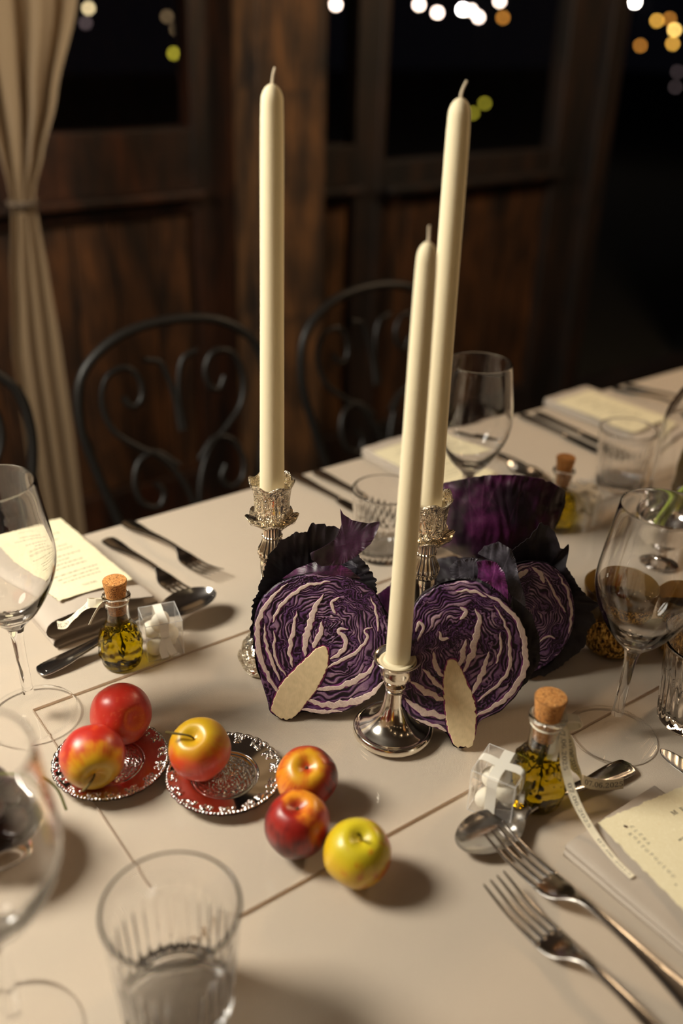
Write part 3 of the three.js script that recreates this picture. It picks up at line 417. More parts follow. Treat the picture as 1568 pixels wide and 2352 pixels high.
{ // the big loose leaf standing behind, and scraps
  const k = sketch(790, 400, 0.000160, 0.000166);
  const t = thing('cabbage_leaf', 'large cupped purple cabbage leaf standing up behind the cut halves', 'leaf', [0.2320, TOP + 0.124, -0.1100], 0, 'loose cabbage leaves'); t.rotation.set(-0.12, YAW - 0.1, 0, 'YXZ');
  const cup = k.list([[355, 218], [480, 182], [600, 155], [740, 138], [850, 133], [1000, 138], [1050, 142], [1062, 160], [1090, 150], [1215, 202], [1200, 300], [1180, 420], [1140, 540], [1080, 690], [920, 760], [720, 770], [540, 740], [400, 680], [345, 520], [330, 350]]);
  const bend = (x, y) => 0.026 * (1 - (x / 0.072) ** 2) - 0.9 * (y + 0.01) * (y + 0.01) * (y < -0.01 ? 12 : 1) + 0.0004 * Math.sin(x * 330 + y * 30 + 5 * noise3(x * 20, y * 8, 3));
  const bulge = (x, y, s) => [x, y + 0.45 * Math.max(0, bend(x, y)), bend(x, y)];
  mesh('leaf_blade', leafGeo(cup, bulge, { ragged: 0.006, seed: 61, thick: 0.0013, nr: 36, na: 260 }), mLeafCup, t);
  mesh('dark_margin', leafGeo(k.list([[1130, 180], [1215, 205], [1228, 300], [1205, 400], [1160, 500], [1120, 560], [1130, 380]]), (x, y, s) => { const q = bulge(x, y, s); return [q[0], q[1], q[2] - 0.003]; }, { ragged: 0.09, seed: 63, center: k.pt([1165, 360]), nr: 10 }), mLeafBlack, t);
  const s = thing('cabbage_leaf', 'dark ragged cabbage leaf lying under the large cupped leaf', 'leaf', [0.205, TOP + 0.046, -0.080], 0, 'loose cabbage leaves'); s.rotation.set(-0.85, YAW, 0.1, 'YXZ');
  mesh('leaf_blade', leafGeo(smoothClosed([[-0.105, -0.03], [-0.11, 0.02], [-0.06, 0.045], [0, 0.04], [0.05, 0.04], [0.07, 0.01], [0.06, -0.035], [0, -0.05]], 40), (x, y, q) => 0.012 * (1 - q * q), { ragged: 0.06, seed: 64 }), mLeafBlack, s);
  const v = thing('cabbage_leaf', 'small bright purple cabbage leaf between the left half and the front candle', 'leaf', [0.0585, TOP + 0.07, -0.1], 0, 'loose cabbage leaves'); v.rotation.set(-0.2, YAW, 0.55, 'YXZ');
  mesh('leaf_blade', leafGeo(smoothClosed([[-0.04, -0.008], [-0.01, 0.008], [0.03, 0.014], [0.05, 0], [0.03, -0.022], [-0.01, -0.026]], 40), (x, y, q) => -0.006 * q * q + 40 * y * y * 0.3, { ragged: 0.03, seed: 66 }), mLeafViolet, v);
  const d = thing('cabbage_leaf', 'dark cabbage leaf filling the gap behind the right cabbage half', 'leaf', [0.146, TOP + 0.062, -0.062], 0, 'loose cabbage leaves'); d.rotation.set(-0.35, YAW, 0, 'YXZ');
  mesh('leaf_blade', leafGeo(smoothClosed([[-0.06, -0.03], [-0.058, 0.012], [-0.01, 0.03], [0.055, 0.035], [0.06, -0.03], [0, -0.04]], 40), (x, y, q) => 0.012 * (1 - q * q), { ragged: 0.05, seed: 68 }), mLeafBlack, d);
}

// ---------------------------------------------------------------- small scalloped trays and the little apples
const trayGeo = (() => {                                          // beaded, scalloped rim; chased well in the middle
  const R = 0.0515, r = rngOf(12), beads = [];
  for (let k = 0; k < 16; k++) for (let i = 0; i < 15; i++) { const a = (k + 0.5) / 16 * TAU + (r() - 0.5) * 0.27, q = 0.0415 + 0.0085 * r(); beads.push([q * Math.cos(a), q * Math.sin(a), 0.0011 + 0.0006 * r(), 0.0009 + 0.0006 * r()]); }
  for (let k = 0; k < 96; k++) { const a = k / 96 * TAU; beads.push([0.0503 * Math.cos(a), 0.0503 * Math.sin(a), 0.0013, 0.0011]); }
  const cell = new Map(); beads.forEach((b) => { const i = Math.floor(b[0] / 0.003), j = Math.floor(b[1] / 0.003); for (let p = -1; p <= 1; p++) for (let q = -1; q <= 1; q++) { const key = (i + p) * 1000 + j + q; if (!cell.has(key)) cell.set(key, []); cell.get(key).push(b); } });
  const h = (rr, a, x, z) => {
    let y = rr < 0.0285 ? 0.0012 : rr < 0.031 ? lerp(0.0012, 0.003, sstep(rr, 0.0285, 0.031)) : 0.003 + (rr - 0.031) * 0.18;
    if (rr > 0.0265 && rr < 0.0285) y += 0.0007;
    if (rr < 0.026) { const k = Math.sin(a * 14 + Math.sin(rr * 700) * 1.6), m = Math.sin(rr * 900 + 2 * Math.sin(a * 5)); y += 0.0006 * k * m * sstep(rr, 0.002, 0.008) + 0.0003 * noise3(x * 900, z * 900, 1); }
    let b = 0; for (const q of cell.get(Math.floor(x / 0.003) * 1000 + Math.floor(z / 0.003)) ?? []) { const d = ((x - q[0]) ** 2 + (z - q[1]) ** 2) / (q[2] * q[2]); if (d < 1) b = Math.max(b, q[3] * Math.sqrt(1 - d)); }
    return y + b;
  };
  const top = grid(540, 120, (u, v) => { const a = -u * TAU, s = v < 0.5 ? v * 2 * 0.031 / 0.0515 : lerp(0.031 / 0.0515, 1, v * 2 - 1), rr = R * s * (1 + (s > 0.9 ? 0.022 * Math.abs(Math.sin(a * 16)) * (s - 0.9) * 10 : 0)), x = rr * Math.cos(a), z = rr * Math.sin(a); return [x, h(rr, a, x, z) + 0.002, z]; }, { closeU: true });
  const under = grid(180, 5, (u, v) => { const a = u * TAU, s = [1, 0.97, 0.62, 0.58, 0.5, 0][Math.round(v * 5)], y = [0.0075, 0.0058, 0.0024, 0.0, 0.0, 0.0][Math.round(v * 5)], rr = R * s * (1 + (s > 0.9 ? 0.022 * Math.abs(Math.sin(a * 16)) : 0)); return [rr * Math.cos(a), y, -rr * Math.sin(a)]; }, { closeU: true });
  return [top, flip(under)];
})();
function tray(label, x, z, turn) { const t = thing('silver_tray', label, 'plate', [x, ON, z], turn, 'small scalloped silver trays'); mesh('tray_face', trayGeo[0], M.chrome, t); mesh('tray_base', trayGeo[1], M.chrome, t); return t; }
tray('small scalloped silver tray at the left with two red apples on it', -0.2420, -0.1065, 0.2);
tray('small scalloped silver tray with one yellow and orange apple on it', -0.1655, -0.0345, 0.9);
// a lady apple about its own axis, dimple up; colour(theta, v, n) -> sRGB 0..255
function appleGeo(R, squash, seed, tint) {
  const g = flip(grid(96, 72, (u, v) => { const a = u * TAU, t = v * Math.PI, s = Math.sin(t), c = Math.cos(t); const lob = 1 + 0.022 * Math.cos(a * 5 + seed) * (0.3 + 0.7 * sstep(-c, -0.3, 1)) + 0.02 * noise3(Math.cos(a), Math.sin(a), seed); const dTop = Math.exp(-((t / 0.34) ** 2)) * 0.3, dBot = Math.exp(-(((Math.PI - t) / 0.3) ** 2)) * 0.2; return [R * lob * s * Math.cos(a) * (1 - 0.03 * c), R * squash * (c * (1 + 0.02 * s) - dTop + dBot), R * lob * s * Math.sin(a) * (1 - 0.03 * c)]; }, { closeU: true }));
  const p = g.attributes.position, col = new Float32Array(p.count * 3), C = new THREE.Color();
  for (let i = 0; i < p.count; i++) { const v = V(p.getX(i), p.getY(i), p.getZ(i)).divideScalar(R), a = Math.atan2(v.z, v.x), c = tint(v, a, fbm(v.x * 1.6, v.y * 1.6, v.z * 1.6 + seed), noise3(Math.cos(a) * 9, v.y * 1.2, Math.sin(a) * 9 + seed)); C.setRGB(c[0] / 255, c[1] / 255, c[2] / 255, THREE.SRGBColorSpace); col.set([C.r, C.g, C.b], i * 3); }
  g.setAttribute('color', new THREE.BufferAttribute(col, 3)); return g;
}
const mApple = phys({ vertexColors: true, roughness: 0.36, clearcoat: 0.35, clearcoatRoughness: 0.28 });
const mix3 = (a, b, k) => a.map((q, i) => lerp(q, b[i], k));
const YEL = [206, 150, 22], GRN = [188, 158, 26], ORG = [196, 84, 22], RED = [184, 40, 26], DEEP = [112, 14, 16], BRN = [96, 62, 14];
function apple(label, x, y, z, R, squash, axis, seed, tint, stem) {
  const t = thing('apple', label, 'apple', [x, y, z], 0, 'little apples on and beside the silver trays');
  t.quaternion.setFromUnitVectors(V(0, 1, 0), V(...axis).normalize());
  mesh('flesh', appleGeo(R, squash, seed, tint), mApple, t);
  if (stem && !stem[0].length) { const q = t.quaternion.clone().invert(), d = V(...stem).applyQuaternion(q); stem = [[0, 0.5, 0], [d.x * 0.1, 0.75, d.z * 0.1], [d.x * 0.36, 0.93, d.z * 0.36], [d.x * 0.62, 1.02, d.z * 0.62]]; }
  if (stem) mesh('stem', tube(stem.map((p) => V(...p).multiplyScalar(R)), 0.0011, 14, 8, false, (q) => 0.8 + 0.5 * q * q), std({ color: new THREE.Color(0.13, 0.09, 0.02), roughness: 0.8 }), t);
  else mesh('calyx', lathe([[0, -0.0012], [0.0016, -0.0004], [0.0022, 0.0008], [0.001, 0.0012], [0, 0.0006]].map(([a, b]) => [a, b + R * squash * 0.69]), 12, (a, y2, r) => [r * (0.7 + 0.3 * Math.cos(a * 5)), y2]), std({ color: new THREE.Color(0.07, 0.05, 0.02), roughness: 0.9 }), t);
  return t;
}
const blush = (dir, lo, hi, from, to, deep) => { const D = V(...dir).normalize(); return (v, a, n, st) => { const d = v.clone().normalize().dot(D) + 0.35 * n + 0.12 * st; let c = mix3(from, to, sstep(d, lo, hi)); if (deep) c = mix3(c, deep, sstep(d, hi, hi + 0.9)); const dot = noise3(v.x * 26, v.y * 26, v.z * 26); return dot > 0.72 ? mix3(c, [222, 170, 110], 0.25) : c; }; };
const TR = ON + 0.0062;
apple('plain red apple at the back of the left silver tray', -0.2200, TR + 0.0275, -0.1300, 0.0285, 0.94, [-0.2, -0.3, -0.9], 3, blush([0.1, 0.5, 0.2], -1.4, -0.5, ORG, RED), null);
apple('red apple with a yellow base, its stem pointing down to the front', -0.2635, TR + 0.0262, -0.0915, 0.0281, 0.95, [-0.22, -0.1, 0.85], 9, (v, a, n, st) => { const k = sstep(v.y + 0.3 * n - 0.35 * v.x * 0 + 0.08 * st, 0.1, 0.75); return mix3(mix3([176, 36, 24], [200, 72, 26], sstep(n + v.y * 0.4, -0.1, 0.6)), mix3(YEL, GRN, sstep(v.y, 0.6, 0.95)), k); }, [-0.77, -0.45, -0.1]);
apple('yellow and orange apple with a long stem on the second silver tray', -0.1815, TR + 0.0262, -0.0490, 0.0275, 0.97, [-0.30, 0.86, 0.16], 15, (v, a, n, st) => { const d = Math.cos(a - 2.2) * Math.hypot(v.x, v.z) + 0.45 * n + 0.1 * st - v.y * 0.35; return mix3(mix3(YEL, GRN, sstep(v.y, 0.4, 0.9) * 0.7), mix3(ORG, [206, 62, 30], sstep(d, 0.2, 0.8)), sstep(-d * 0 + d, -0.35, 0.35) * (1 - 0.8 * sstep(v.y, 0.45, 0.85))); }, [[0, 0.55, 0], [-0.1, 0.85, -0.06], [-0.40, 1.05, -0.28], [-0.66, 1.18, -0.48]]);
apple('orange and red apple beside the second tray, its dimple facing up', -0.1185, ON + 0.0255, 0.0270, 0.0268, 0.95, [-0.22, 0.88, 0.30], 22, (v, a, n, st) => { const d = v.x * 0.75 + v.z * 0.35 + 0.5 * n + 0.22 * st; const c = mix3([214, 128, 22], mix3([168, 34, 14], [84, 10, 14], sstep(d, 0.25, 0.9)), sstep(d, -0.75, -0.1)); return mix3(c, [206, 150, 26], sstep(v.y + 0.15 * n, 0.55, 0.85)); }, null);
apple('dark red apple in front, touching the yellow apple', -0.1560, ON + 0.0272, 0.0690, 0.0268, 1.04, [-0.08, 0.93, 0.12], 31, (v, a, n, st) => { const d = -v.y * 0.5 + 0.4 * n + 0.2 * st + v.x * -0.15; const c = mix3([148, 26, 18], [74, 8, 14], sstep(d, -0.35, 0.4)); return mix3(c, [222, 140, 30], sstep(v.y + v.x * 0.35 + 0.25 * n, 0.72, 1.02)); }, null);
apple('yellow apple with a short dark stem, nearest of the loose apples', -0.1325, ON + 0.0262, 0.1200, 0.0268, 0.98, [-0.06, 0.9, 0.22], 40, (v, a, n, st) => { const d = 0.5 * n + 0.8 * sstep(v.x, 0.5, 1) + 0.5 * Math.exp(-(((v.y + 0.05) / 0.4) ** 2)) * Math.exp(-(((a - 1.1) / 0.9) ** 2)) + 0.1 * st; return mix3(mix3([212, 172, 24], [198, 180, 30], sstep(v.y, 0.2, 0.8)), [196, 92, 20], sstep(d, 0.1, 0.6)); }, [[0, 0.55, 0], [0, 0.8, 0.01], [-0.05, 0.96, 0.0], [-0.12, 1.09, -0.02]]);

// ---------------------------------------------------------------- glassware
const WINE = (() => {                                             // foot, stem, bowl: one outline handed out in three pieces
  const foot = smoothProfile([[0, 0.0008], [0.03, 0.0003], [0.0425, 0.0, 1], [0.0432, 0.0006], [0.043, 0.0013], [0.041, 0.0017], [0.025, 0.0032], [0.012, 0.0062], [0.0082, 0.0105], [0.0062, 0.017], [0.0054, 0.026]], 7);
  const stem = smoothProfile([[0.0054, 0.026], [0.005, 0.05], [0.0052, 0.075], [0.006, 0.092], [0.0082, 0.102]], 7);
  const bowl = smoothProfile([[0.0082, 0.102], [0.0135, 0.1075], [0.0245, 0.1195], [0.0362, 0.1385], [0.0442, 0.158], [0.0468, 0.175], [0.0457, 0.193], [0.0425, 0.220], [0.0395, 0.2475], [0.0393, 0.2486], [0.0386, 0.2486], [0.0384, 0.2475], [0.0412, 0.220], [0.0445, 0.193], [0.0456, 0.175], [0.0428, 0.159], [0.0345, 0.1405], [0.022, 0.1245], [0.010, 0.1165], [0, 0.1145]], 7);
  const all = [...foot, ...stem.slice(1), ...bowl.slice(1)];
  const a = foot.findIndex((p) => p[0] > 0.0418), b = foot.findIndex((p, i) => i > a && p[0] < 0.0412), parts = latheParts(all, [a, b, foot.length - 1, foot.length + stem.length - 2], 96);
  return [mergeGeometries([parts[0], parts[2]]), parts[1], parts[3], parts[4]];
})();
function wineGlass(label, x, y, z, lean = [0, 0]) { const t = thing('wine_glass', label, 'wine glass', [x, y, z], 0, 'empty stemmed wine glasses'); ['foot', 'foot_rim', 'stem', 'bowl'].forEach((n, i) => mesh(n, WINE[i], i ? M.glass : M.footGlass, t)); t.rotation.set(lean[0], 0, lean[1]); return t; }
wineGlass('empty wine glass at the left, standing by the napkin and menu', -0.2760, ON + 0.0008, -0.2160, [-0.018, 0.026]);
wineGlass('empty wine glass at the right, in front of the gold votives', 0.1754, CL + 0.001, 0.1215, [0.018, -0.026]);
wineGlass('empty wine glass behind the cabbages, near the back edge of the table', 0.3080, CL, -0.2420);
wineGlass('blurred wine glass in the near left corner, in front of the grapes', -0.4000, CL, 0.0990);
const TUMBLER = (() => {                                          // thick base, upright flutes cut into the wall
  const out = smoothProfile([[0, 0.0012], [0.030, 0.0006], [0.0335, 0.0, 1], [0.0345, 0.0012], [0.0352, 0.006], [0.0372, 0.03], [0.0395, 0.06], [0.0415, 0.085], [0.0420, 0.0905], [0.0416, 0.0915], [0.0404, 0.0915], [0.0398, 0.0905], [0.0384, 0.07], [0.0352, 0.03], [0.0335, 0.016], [0.027, 0.0112], [0, 0.0106]], 9);
  return lathe(out, 180, (a, y, r) => { const outside = r > 0.034 && y < 0.068 && y > 0.004 && r > 0.0345 + y * 0.068 - 0.0008; if (!outside) return [r, y]; const k = sstep(y, 0.004, 0.014) * (1 - sstep(y, 0.052, 0.066 + 0.004 * Math.sin(a * 15))); return [r - 0.0013 * k * (1 - Math.abs(Math.sin(a * 15))) ** 0.8, y]; });
})();
function tumbler(label, x, z, y = CL, turn = 0, s = 1) { const t = single('tumbler', label, 'tumbler', TUMBLER, M.glass, [x, y, z], turn, 'cut glass water tumblers'); t.scale.setScalar(s); return t; }
tumbler('blurred cut glass tumbler in the foreground, across the edge of the clear sheet', -0.3010, 0.1390, CL, 0, 1.1);
tumbler('cut glass tumbler behind the left cabbage half, beside the knives', 0.2050, -0.2800);
tumbler('cut glass tumbler at the right edge, beside the wine glass', 0.2630, 0.1500, CL, 0.1);
tumbler('far cut glass tumbler near the tall bottle', 0.6250, -0.2450);
{ // mercury glass votives
  const bodyP = smoothProfile([[0, 0.001], [0.020, 0, 1], [0.026, 0.002], [0.031, 0.009], [0.0335, 0.02], [0.0345, 0.035], [0.0348, 0.046], [0.0352, 0.049]], 7);
  const rimP = smoothProfile([[0.0352, 0.049], [0.0358, 0.056], [0.0368, 0.066], [0.0378, 0.074], [0.0374, 0.0755], [0.0364, 0.0755], [0.0358, 0.074], [0.034, 0.056], [0.0325, 0.046], [0.031, 0.02], [0.024, 0.008], [0, 0.007]], 7);
  const body = lathe(bodyP, 120, (a, y, r) => [r * (1 + 0.018 * noise3(Math.cos(a) * 6, Math.sin(a) * 6, y * 190) + 0.01 * noise3(Math.cos(a) * 16, Math.sin(a) * 16, y * 420)), y]), rim = lathe(rimP, 96);
  const mott = dataTex(512, 256, (u, v) => { const n = noise3(Math.cos(u * TAU) * 9, Math.sin(u * TAU) * 9, v * 9) + 0.7 * noise3(Math.cos(u * TAU) * 26, Math.sin(u * TAU) * 26, v * 26); return mix3([168, 126, 58], n > 0.1 ? [72, 46, 14] : [214, 176, 96], sstep(Math.abs(n - 0.1), 0.1, 0.6)); });
  const mBody = std({ map: mott, metalness: 0.9, roughness: 0.24, bumpMap: mott, bumpScale: 0.0015 }), mRim = phys({ color: new THREE.Color(0.52, 0.38, 0.17), transmission: 0.88, thickness: 0, roughness: 0.1, ior: 1.5 });
  const votive = (label, x, z, s) => { const t = thing('votive_holder', label, 'candle holder', [x, ON, z], 0, 'gold mercury glass votives'); mesh('mottled_body', body, mBody, t); mesh('clear_rim', rim, mRim, t); t.scale.setScalar(s); return t; };
  votive('mottled gold glass votive right of the shaded cabbage, behind the wine glass', 0.288, 0.0240, 1.05);
  votive('mottled gold glass votive further right, half hidden behind the wine glass bowl', 0.3485, 0.0670, 0.86);
}
{ // silver footed bowl with a flower stem in it
  const p = smoothProfile([[0, 0.002], [0.026, 0, 1], [0.0275, 0.002], [0.022, 0.006], [0.012, 0.012], [0.0085, 0.02], [0.010, 0.028], [0.024, 0.036], [0.038, 0.048], [0.044, 0.062], [0.0455, 0.076], [0.0448, 0.0772], [0.0438, 0.076], [0.0425, 0.062], [0.036, 0.05], [0.022, 0.039], [0, 0.036]], 7);
  const n = p.findIndex((q) => q[1] > 0.0279), [a, b] = latheParts(p, [n], 96);
  const t = thing('footed_bowl', 'mirror silver footed bowl behind the right wine glass, a green stem in it', 'bowl', [0.4812, ON, -0.0608]); mesh('foot', a, M.chrome, t); mesh('bowl', b, M.chrome, t);
  single('flower_stem', 'thick green flower stem rising from the silver footed bowl', 'stem', mergeGeometries([tube([[0.4600, ON + 0.042, -0.062], [0.4585, ON + 0.075, -0.0535], [0.4490, ON + 0.115, -0.032], [0.4450, ON + 0.16, -0.008], [0.446, ON + 0.24, 0.01]], 0.0042, 30, 10), tube([[0.452, ON + 0.043, -0.066], [0.4515, ON + 0.075, -0.0575], [0.4420, ON + 0.105, -0.041], [0.4415, ON + 0.14, -0.02]], 0.003, 24, 8)]), M.stalk);
}
{ // tall clear bottle at the right edge
  const p = smoothProfile([[0, 0.004], [0.035, 0.0, 1], [0.042, 0.004], [0.044, 0.02], [0.044, 0.12], [0.041, 0.15], [0.030, 0.178], [0.019, 0.198], [0.0155, 0.22], [0.0155, 0.245], [0.019, 0.25], [0.019, 0.258, 1], [0.0135, 0.258, 1], [0.0125, 0.245], [0.0125, 0.22], [0.016, 0.198], [0.027, 0.176], [0.038, 0.148], [0.0410, 0.12], [0.0410, 0.02], [0.036, 0.012], [0, 0.012]], 7);
  single('glass_bottle', 'tall clear glass bottle at the right edge of the picture', 'bottle', lathe(p, 80), M.glass, [0.6230, CL, -0.1390]);
  single('dried_leaf', 'long olive brown leaf standing inside the tall clear bottle', 'leaf', leafGeo(smoothClosed([[-0.012, 0], [-0.016, 0.05], [-0.008, 0.1], [0, 0.12], [0.009, 0.1], [0.015, 0.05], [0.01, 0]], 30), (x, y, s) => 0.1 * x * x * 40, { ragged: 0.02, seed: 5, center: [0, 0.055], nr: 8, na: 80 }), std({ color: new THREE.Color(0.16, 0.10, 0.012), roughness: 0.6, side: THREE.DoubleSide }), [0.6230, CL + 0.018, -0.1390], -0.5);
}

// ---------------------------------------------------------------- favours: oil bottles, sweet boxes, ribbons
const DATE = canvasTex(512, 64, (c, w, h) => { c.fillStyle = '#efe6cd'; c.fillRect(0, 0, w, h); c.fillStyle = '#2a241c'; c.font = '40px serif'; c.textBaseline = 'middle'; for (let i = 0; i < 2; i++) c.fillText('07.06.2025', 14 + i * 256, h / 2 + 2); });
const mDate = phys({ map: rep(DATE, 1 / 0.09, 1), roughness: 0.5, sheen: 0.4, sheenColor: new THREE.Color(1, 0.95, 0.85), side: THREE.DoubleSide });
const OILB = (() => {
  const h = 0.0565, carve = (a, y, r) => { const k = sstep(y, 0.004, 0.012) * (1 - sstep(y, 0.05, 0.056)); return [r * (1 + k * (0.03 * noise3(Math.cos(a) * 3.2, Math.sin(a) * 3.2, y * 95) + 0.014 * Math.sin(y * 620 + 1.5 * Math.sin(a * 4)) + 0.012 * Math.sin(a * 11 + y * 130))), y]; };
  const oilP = smoothProfile([[0, 0.0012], [0.0165, 0.0, 1], [0.0195, 0.0025], [0.0212, 0.009], [0.0228, 0.02], [0.0222, 0.032], [0.0192, 0.043], [0.0138, 0.0515], [0.0122, 0.0565, 1], [0, 0.0565]], 7);
  const neckP = smoothProfile([[0.0122, 0.0566], [0.0118, 0.062], [0.0118, 0.075], [0.0125, 0.0795], [0.0144, 0.0818], [0.0146, 0.0842], [0.0134, 0.0858], [0.0112, 0.0852], [0.0102, 0.082], [0.0101, 0.062], [0.0104, 0.0566]], 6);
  const corkP = smoothProfile([[0, 0.064], [0.0088, 0.0641, 1], [0.0101, 0.085], [0.0123, 0.1015, 1], [0.0117, 0.1026, 1], [0, 0.1030]], 4);
  const herbs = []; const r = rngOf(4); for (let i = 0; i < 6; i++) { const a = r() * TAU, q = 0.006 * r(); herbs.push(tube([[0, 0.066 - 0.03 * (i > 4), 0], [q * Math.cos(a), 0.045 - 0.004 * i * r(), q * Math.sin(a)], [0.014 * Math.cos(a), 0.02 + 0.016 * r(), 0.014 * Math.sin(a)]], 0.0005 + 0.0004 * r(), 12, 6)); } herbs.push(tube([[0.001, 0.062, 0], [0.0, 0.04, 0.001], [0.001, 0.012, 0]], 0.0011, 12, 6));
  return { oil: lathe(oilP, 128, carve), neck: lathe(neckP, 72), cork: lathe(corkP, 60), herb: mergeGeometries(herbs) };
})();
{ const g = OILB.cork, p = g.attributes.position, uv = g.attributes.uv; for (let i = 0; i < p.count; i++) { const top = p.getY(i) > 0.1015; uv.setXY(i, top ? p.getX(i) * 28 : Math.atan2(p.getZ(i), p.getX(i)) * 0.35, top ? p.getZ(i) * 28 : p.getY(i) * 28); } }
function oilBottle(label, x, z, turn, s = 1, y = CL) {
  const t = thing('oil_bottle', label, 'bottle', [x, y, z], turn, 'little olive oil bottles with corks'); mesh('oil_body', OILB.oil, M.oil, t); mesh('neck', OILB.neck, M.glass, t); mesh('cork', OILB.cork, M.cork, t); mesh('herb_sprig', OILB.herb, M.herb, t); t.scale.setScalar(s); return t;
}
function loop(c, dirA, up, len, wide, w, m, name, parent) { const A = V(...dirA).normalize(), U = V(...up).normalize(); const pts = []; for (let i = 0; i <= 12; i++) { const a = -0.35 + i / 12 * 5.6 + 0.9, q = (1 - Math.cos(i / 12 * TAU)) / 2; pts.push([c[0] + A.x * len * q + U.x * wide * Math.sin(i / 12 * TAU), c[1] + A.y * len * q + U.y * wide * Math.sin(i / 12 * TAU), c[2] + A.z * len * q + U.z * wide * Math.sin(i / 12 * TAU)]); } const nn = A.clone().cross(U); return mesh(name, ribbon(pts, w, () => nn, 0.0004, 50), m, parent); }
{ // left bottle, bow at its back left
  const t = oilBottle('little oil bottle with a cork at the left, next to the napkin and menu', -0.1680, -0.2475, 0.4);
  t.rotation.y = 0; const c = [-0.0125, 0.078, -0.003];
  loop(c, [-0.9, 0.18, -0.25], [0.1, 0.3, 0.9], 0.016, 0.004, 0.009, M.ribbon, 'ribbon_loop', t);
  mesh('ribbon_tail', ribbon([c, [-0.020, 0.0765, 0.001], [-0.027, 0.071, 0.004], [-0.033, 0.064, 0.006]], 0.0085, () => V(0.1, 0.9, 0.35), 0.0004, 30), M.ribbon, t);
  mesh('ribbon_tail', ribbon([[-0.0122, 0.0785, -0.003], [-0.022, 0.076, -0.012], [-0.032, 0.058, -0.028], [-0.043, 0.04, -0.042], [-0.048, 0.0385, -0.048]], 0.0085, () => V(0.5, 0.8, 0.3), 0.0004, 30), mDate, t);
  mesh('neck_tie', new THREE.TorusGeometry(0.0121, 0.0007, 6, 40).rotateX(Math.PI / 2).translate(0, 0.0775, 0), M.ribbon, t);
}
{ // right bottle with two dated tails
  const t = oilBottle('little oil bottle with a cork at the right, dated ribbon tails hanging from its neck', 0.0510, 0.1390, 0, 1.12);
  const P = (x, h, z) => [(x - 0.0510) / 1.12, h / 1.12, (z - 0.1390) / 1.12];
  mesh('neck_tie', new THREE.TorusGeometry(0.0121, 0.0007, 6, 40).rotateX(Math.PI / 2).translate(0, 0.0775, 0), M.ribbon, t);
  mesh('ribbon_tail', ribbon([P(0.0585, 0.088, 0.1465), P(0.058, 0.078, 0.1525), P(0.056, 0.05, 0.1625), P(0.0535, 0.03, 0.179), P(0.0495, 0.0175, 0.204), P(0.0445, 0.0125, 0.236), P(0.043, 0.0125, 0.252)], (v) => 0.0085 - 0.004 * v, (v) => V(0.86, 0.12 - 0.1 * v, 0.45 - 0.2 * v), 0.0004, 70), mDate, t);
  mesh('ribbon_tail', ribbon([P(0.0605, 0.087, 0.1455), P(0.067, 0.07, 0.151), P(0.072, 0.045, 0.157), P(0.080, 0.027, 0.164), P(0.097, 0.018, 0.172), P(0.1165, 0.0165, 0.181)], 0.0085, (v) => V(-0.35, 0.75, -0.55), 0.0004, 70, 0.0425 / 1.12), mDate, t);
  loop(P(0.0605, 0.087, 0.1455), [0.75, 0.02, 0.5], [0, 1, 0], 0.0155, 0.0045, 0.009, M.ribbon, 'ribbon_loop', t);
  loop(P(0.0600, 0.091, 0.1440), [0.3, 1, -0.1], [0.6, 0, 0.8], 0.014, 0.0025, 0.006, M.ribbon, 'ribbon_loop', t);
  mesh('ribbon_tail', ribbon([P(0.058, 0.088, 0.1470), P(0.053, 0.074, 0.1500), P(0.0465, 0.058, 0.1530)], 0.008, () => V(0.8, 0.2, 0.5), 0.0004, 24), M.ribbon, t);
}
oilBottle('little oil bottle with a cork far behind the large purple leaf', 0.4426, -0.2021, 0, 1.02, ON);
const BOXG = (() => {                                             // clear folded box, thin walls
  const a = 0.022, h = 0.05, th = 0.0004, g = []; for (const [x, z, w, d] of [[a, 0, th, 2 * a], [-a, 0, th, 2 * a], [0, a, 2 * a, th], [0, -a, 2 * a, th]]) g.push(new THREE.BoxGeometry(w, h, d).translate(x, h / 2, z)); g.push(new THREE.BoxGeometry(2 * a, th, 2 * a).translate(0, h, 0), new THREE.BoxGeometry(2 * a, th, 2 * a).translate(0, 0.0003, 0));
  const e = []; for (const x of [-a, a]) for (const z of [-a, a]) e.push(new THREE.CylinderGeometry(0.0005, 0.0005, h, 6).translate(x, h / 2, z)); for (const y of [0.0005, h]) for (const s of [-a, a]) { e.push(new THREE.CylinderGeometry(0.0005, 0.0005, 2 * a, 6).rotateX(Math.PI / 2).translate(s, y, 0), new THREE.CylinderGeometry(0.0005, 0.0005, 2 * a, 6).rotateZ(Math.PI / 2).translate(0, y, s)); }
  return [mergeGeometries(g), mergeGeometries(e)];
})();
const mFold = phys({ color: 0xffffff, transmission: 0.75, thickness: 0, roughness: 0.25, ior: 1.5 });
const almondGeo = (() => { const g = new THREE.SphereGeometry(1, 28, 20); const p = g.attributes.position; for (let i = 0; i < p.count; i++) { const x = p.getX(i); p.setXYZ(i, x * 0.0135, p.getY(i) * 0.0098 * (1 - 0.12 * x), p.getZ(i) * 0.0112 * (1 - 0.18 * x)); } g.computeVertexNormals(); return g; })();
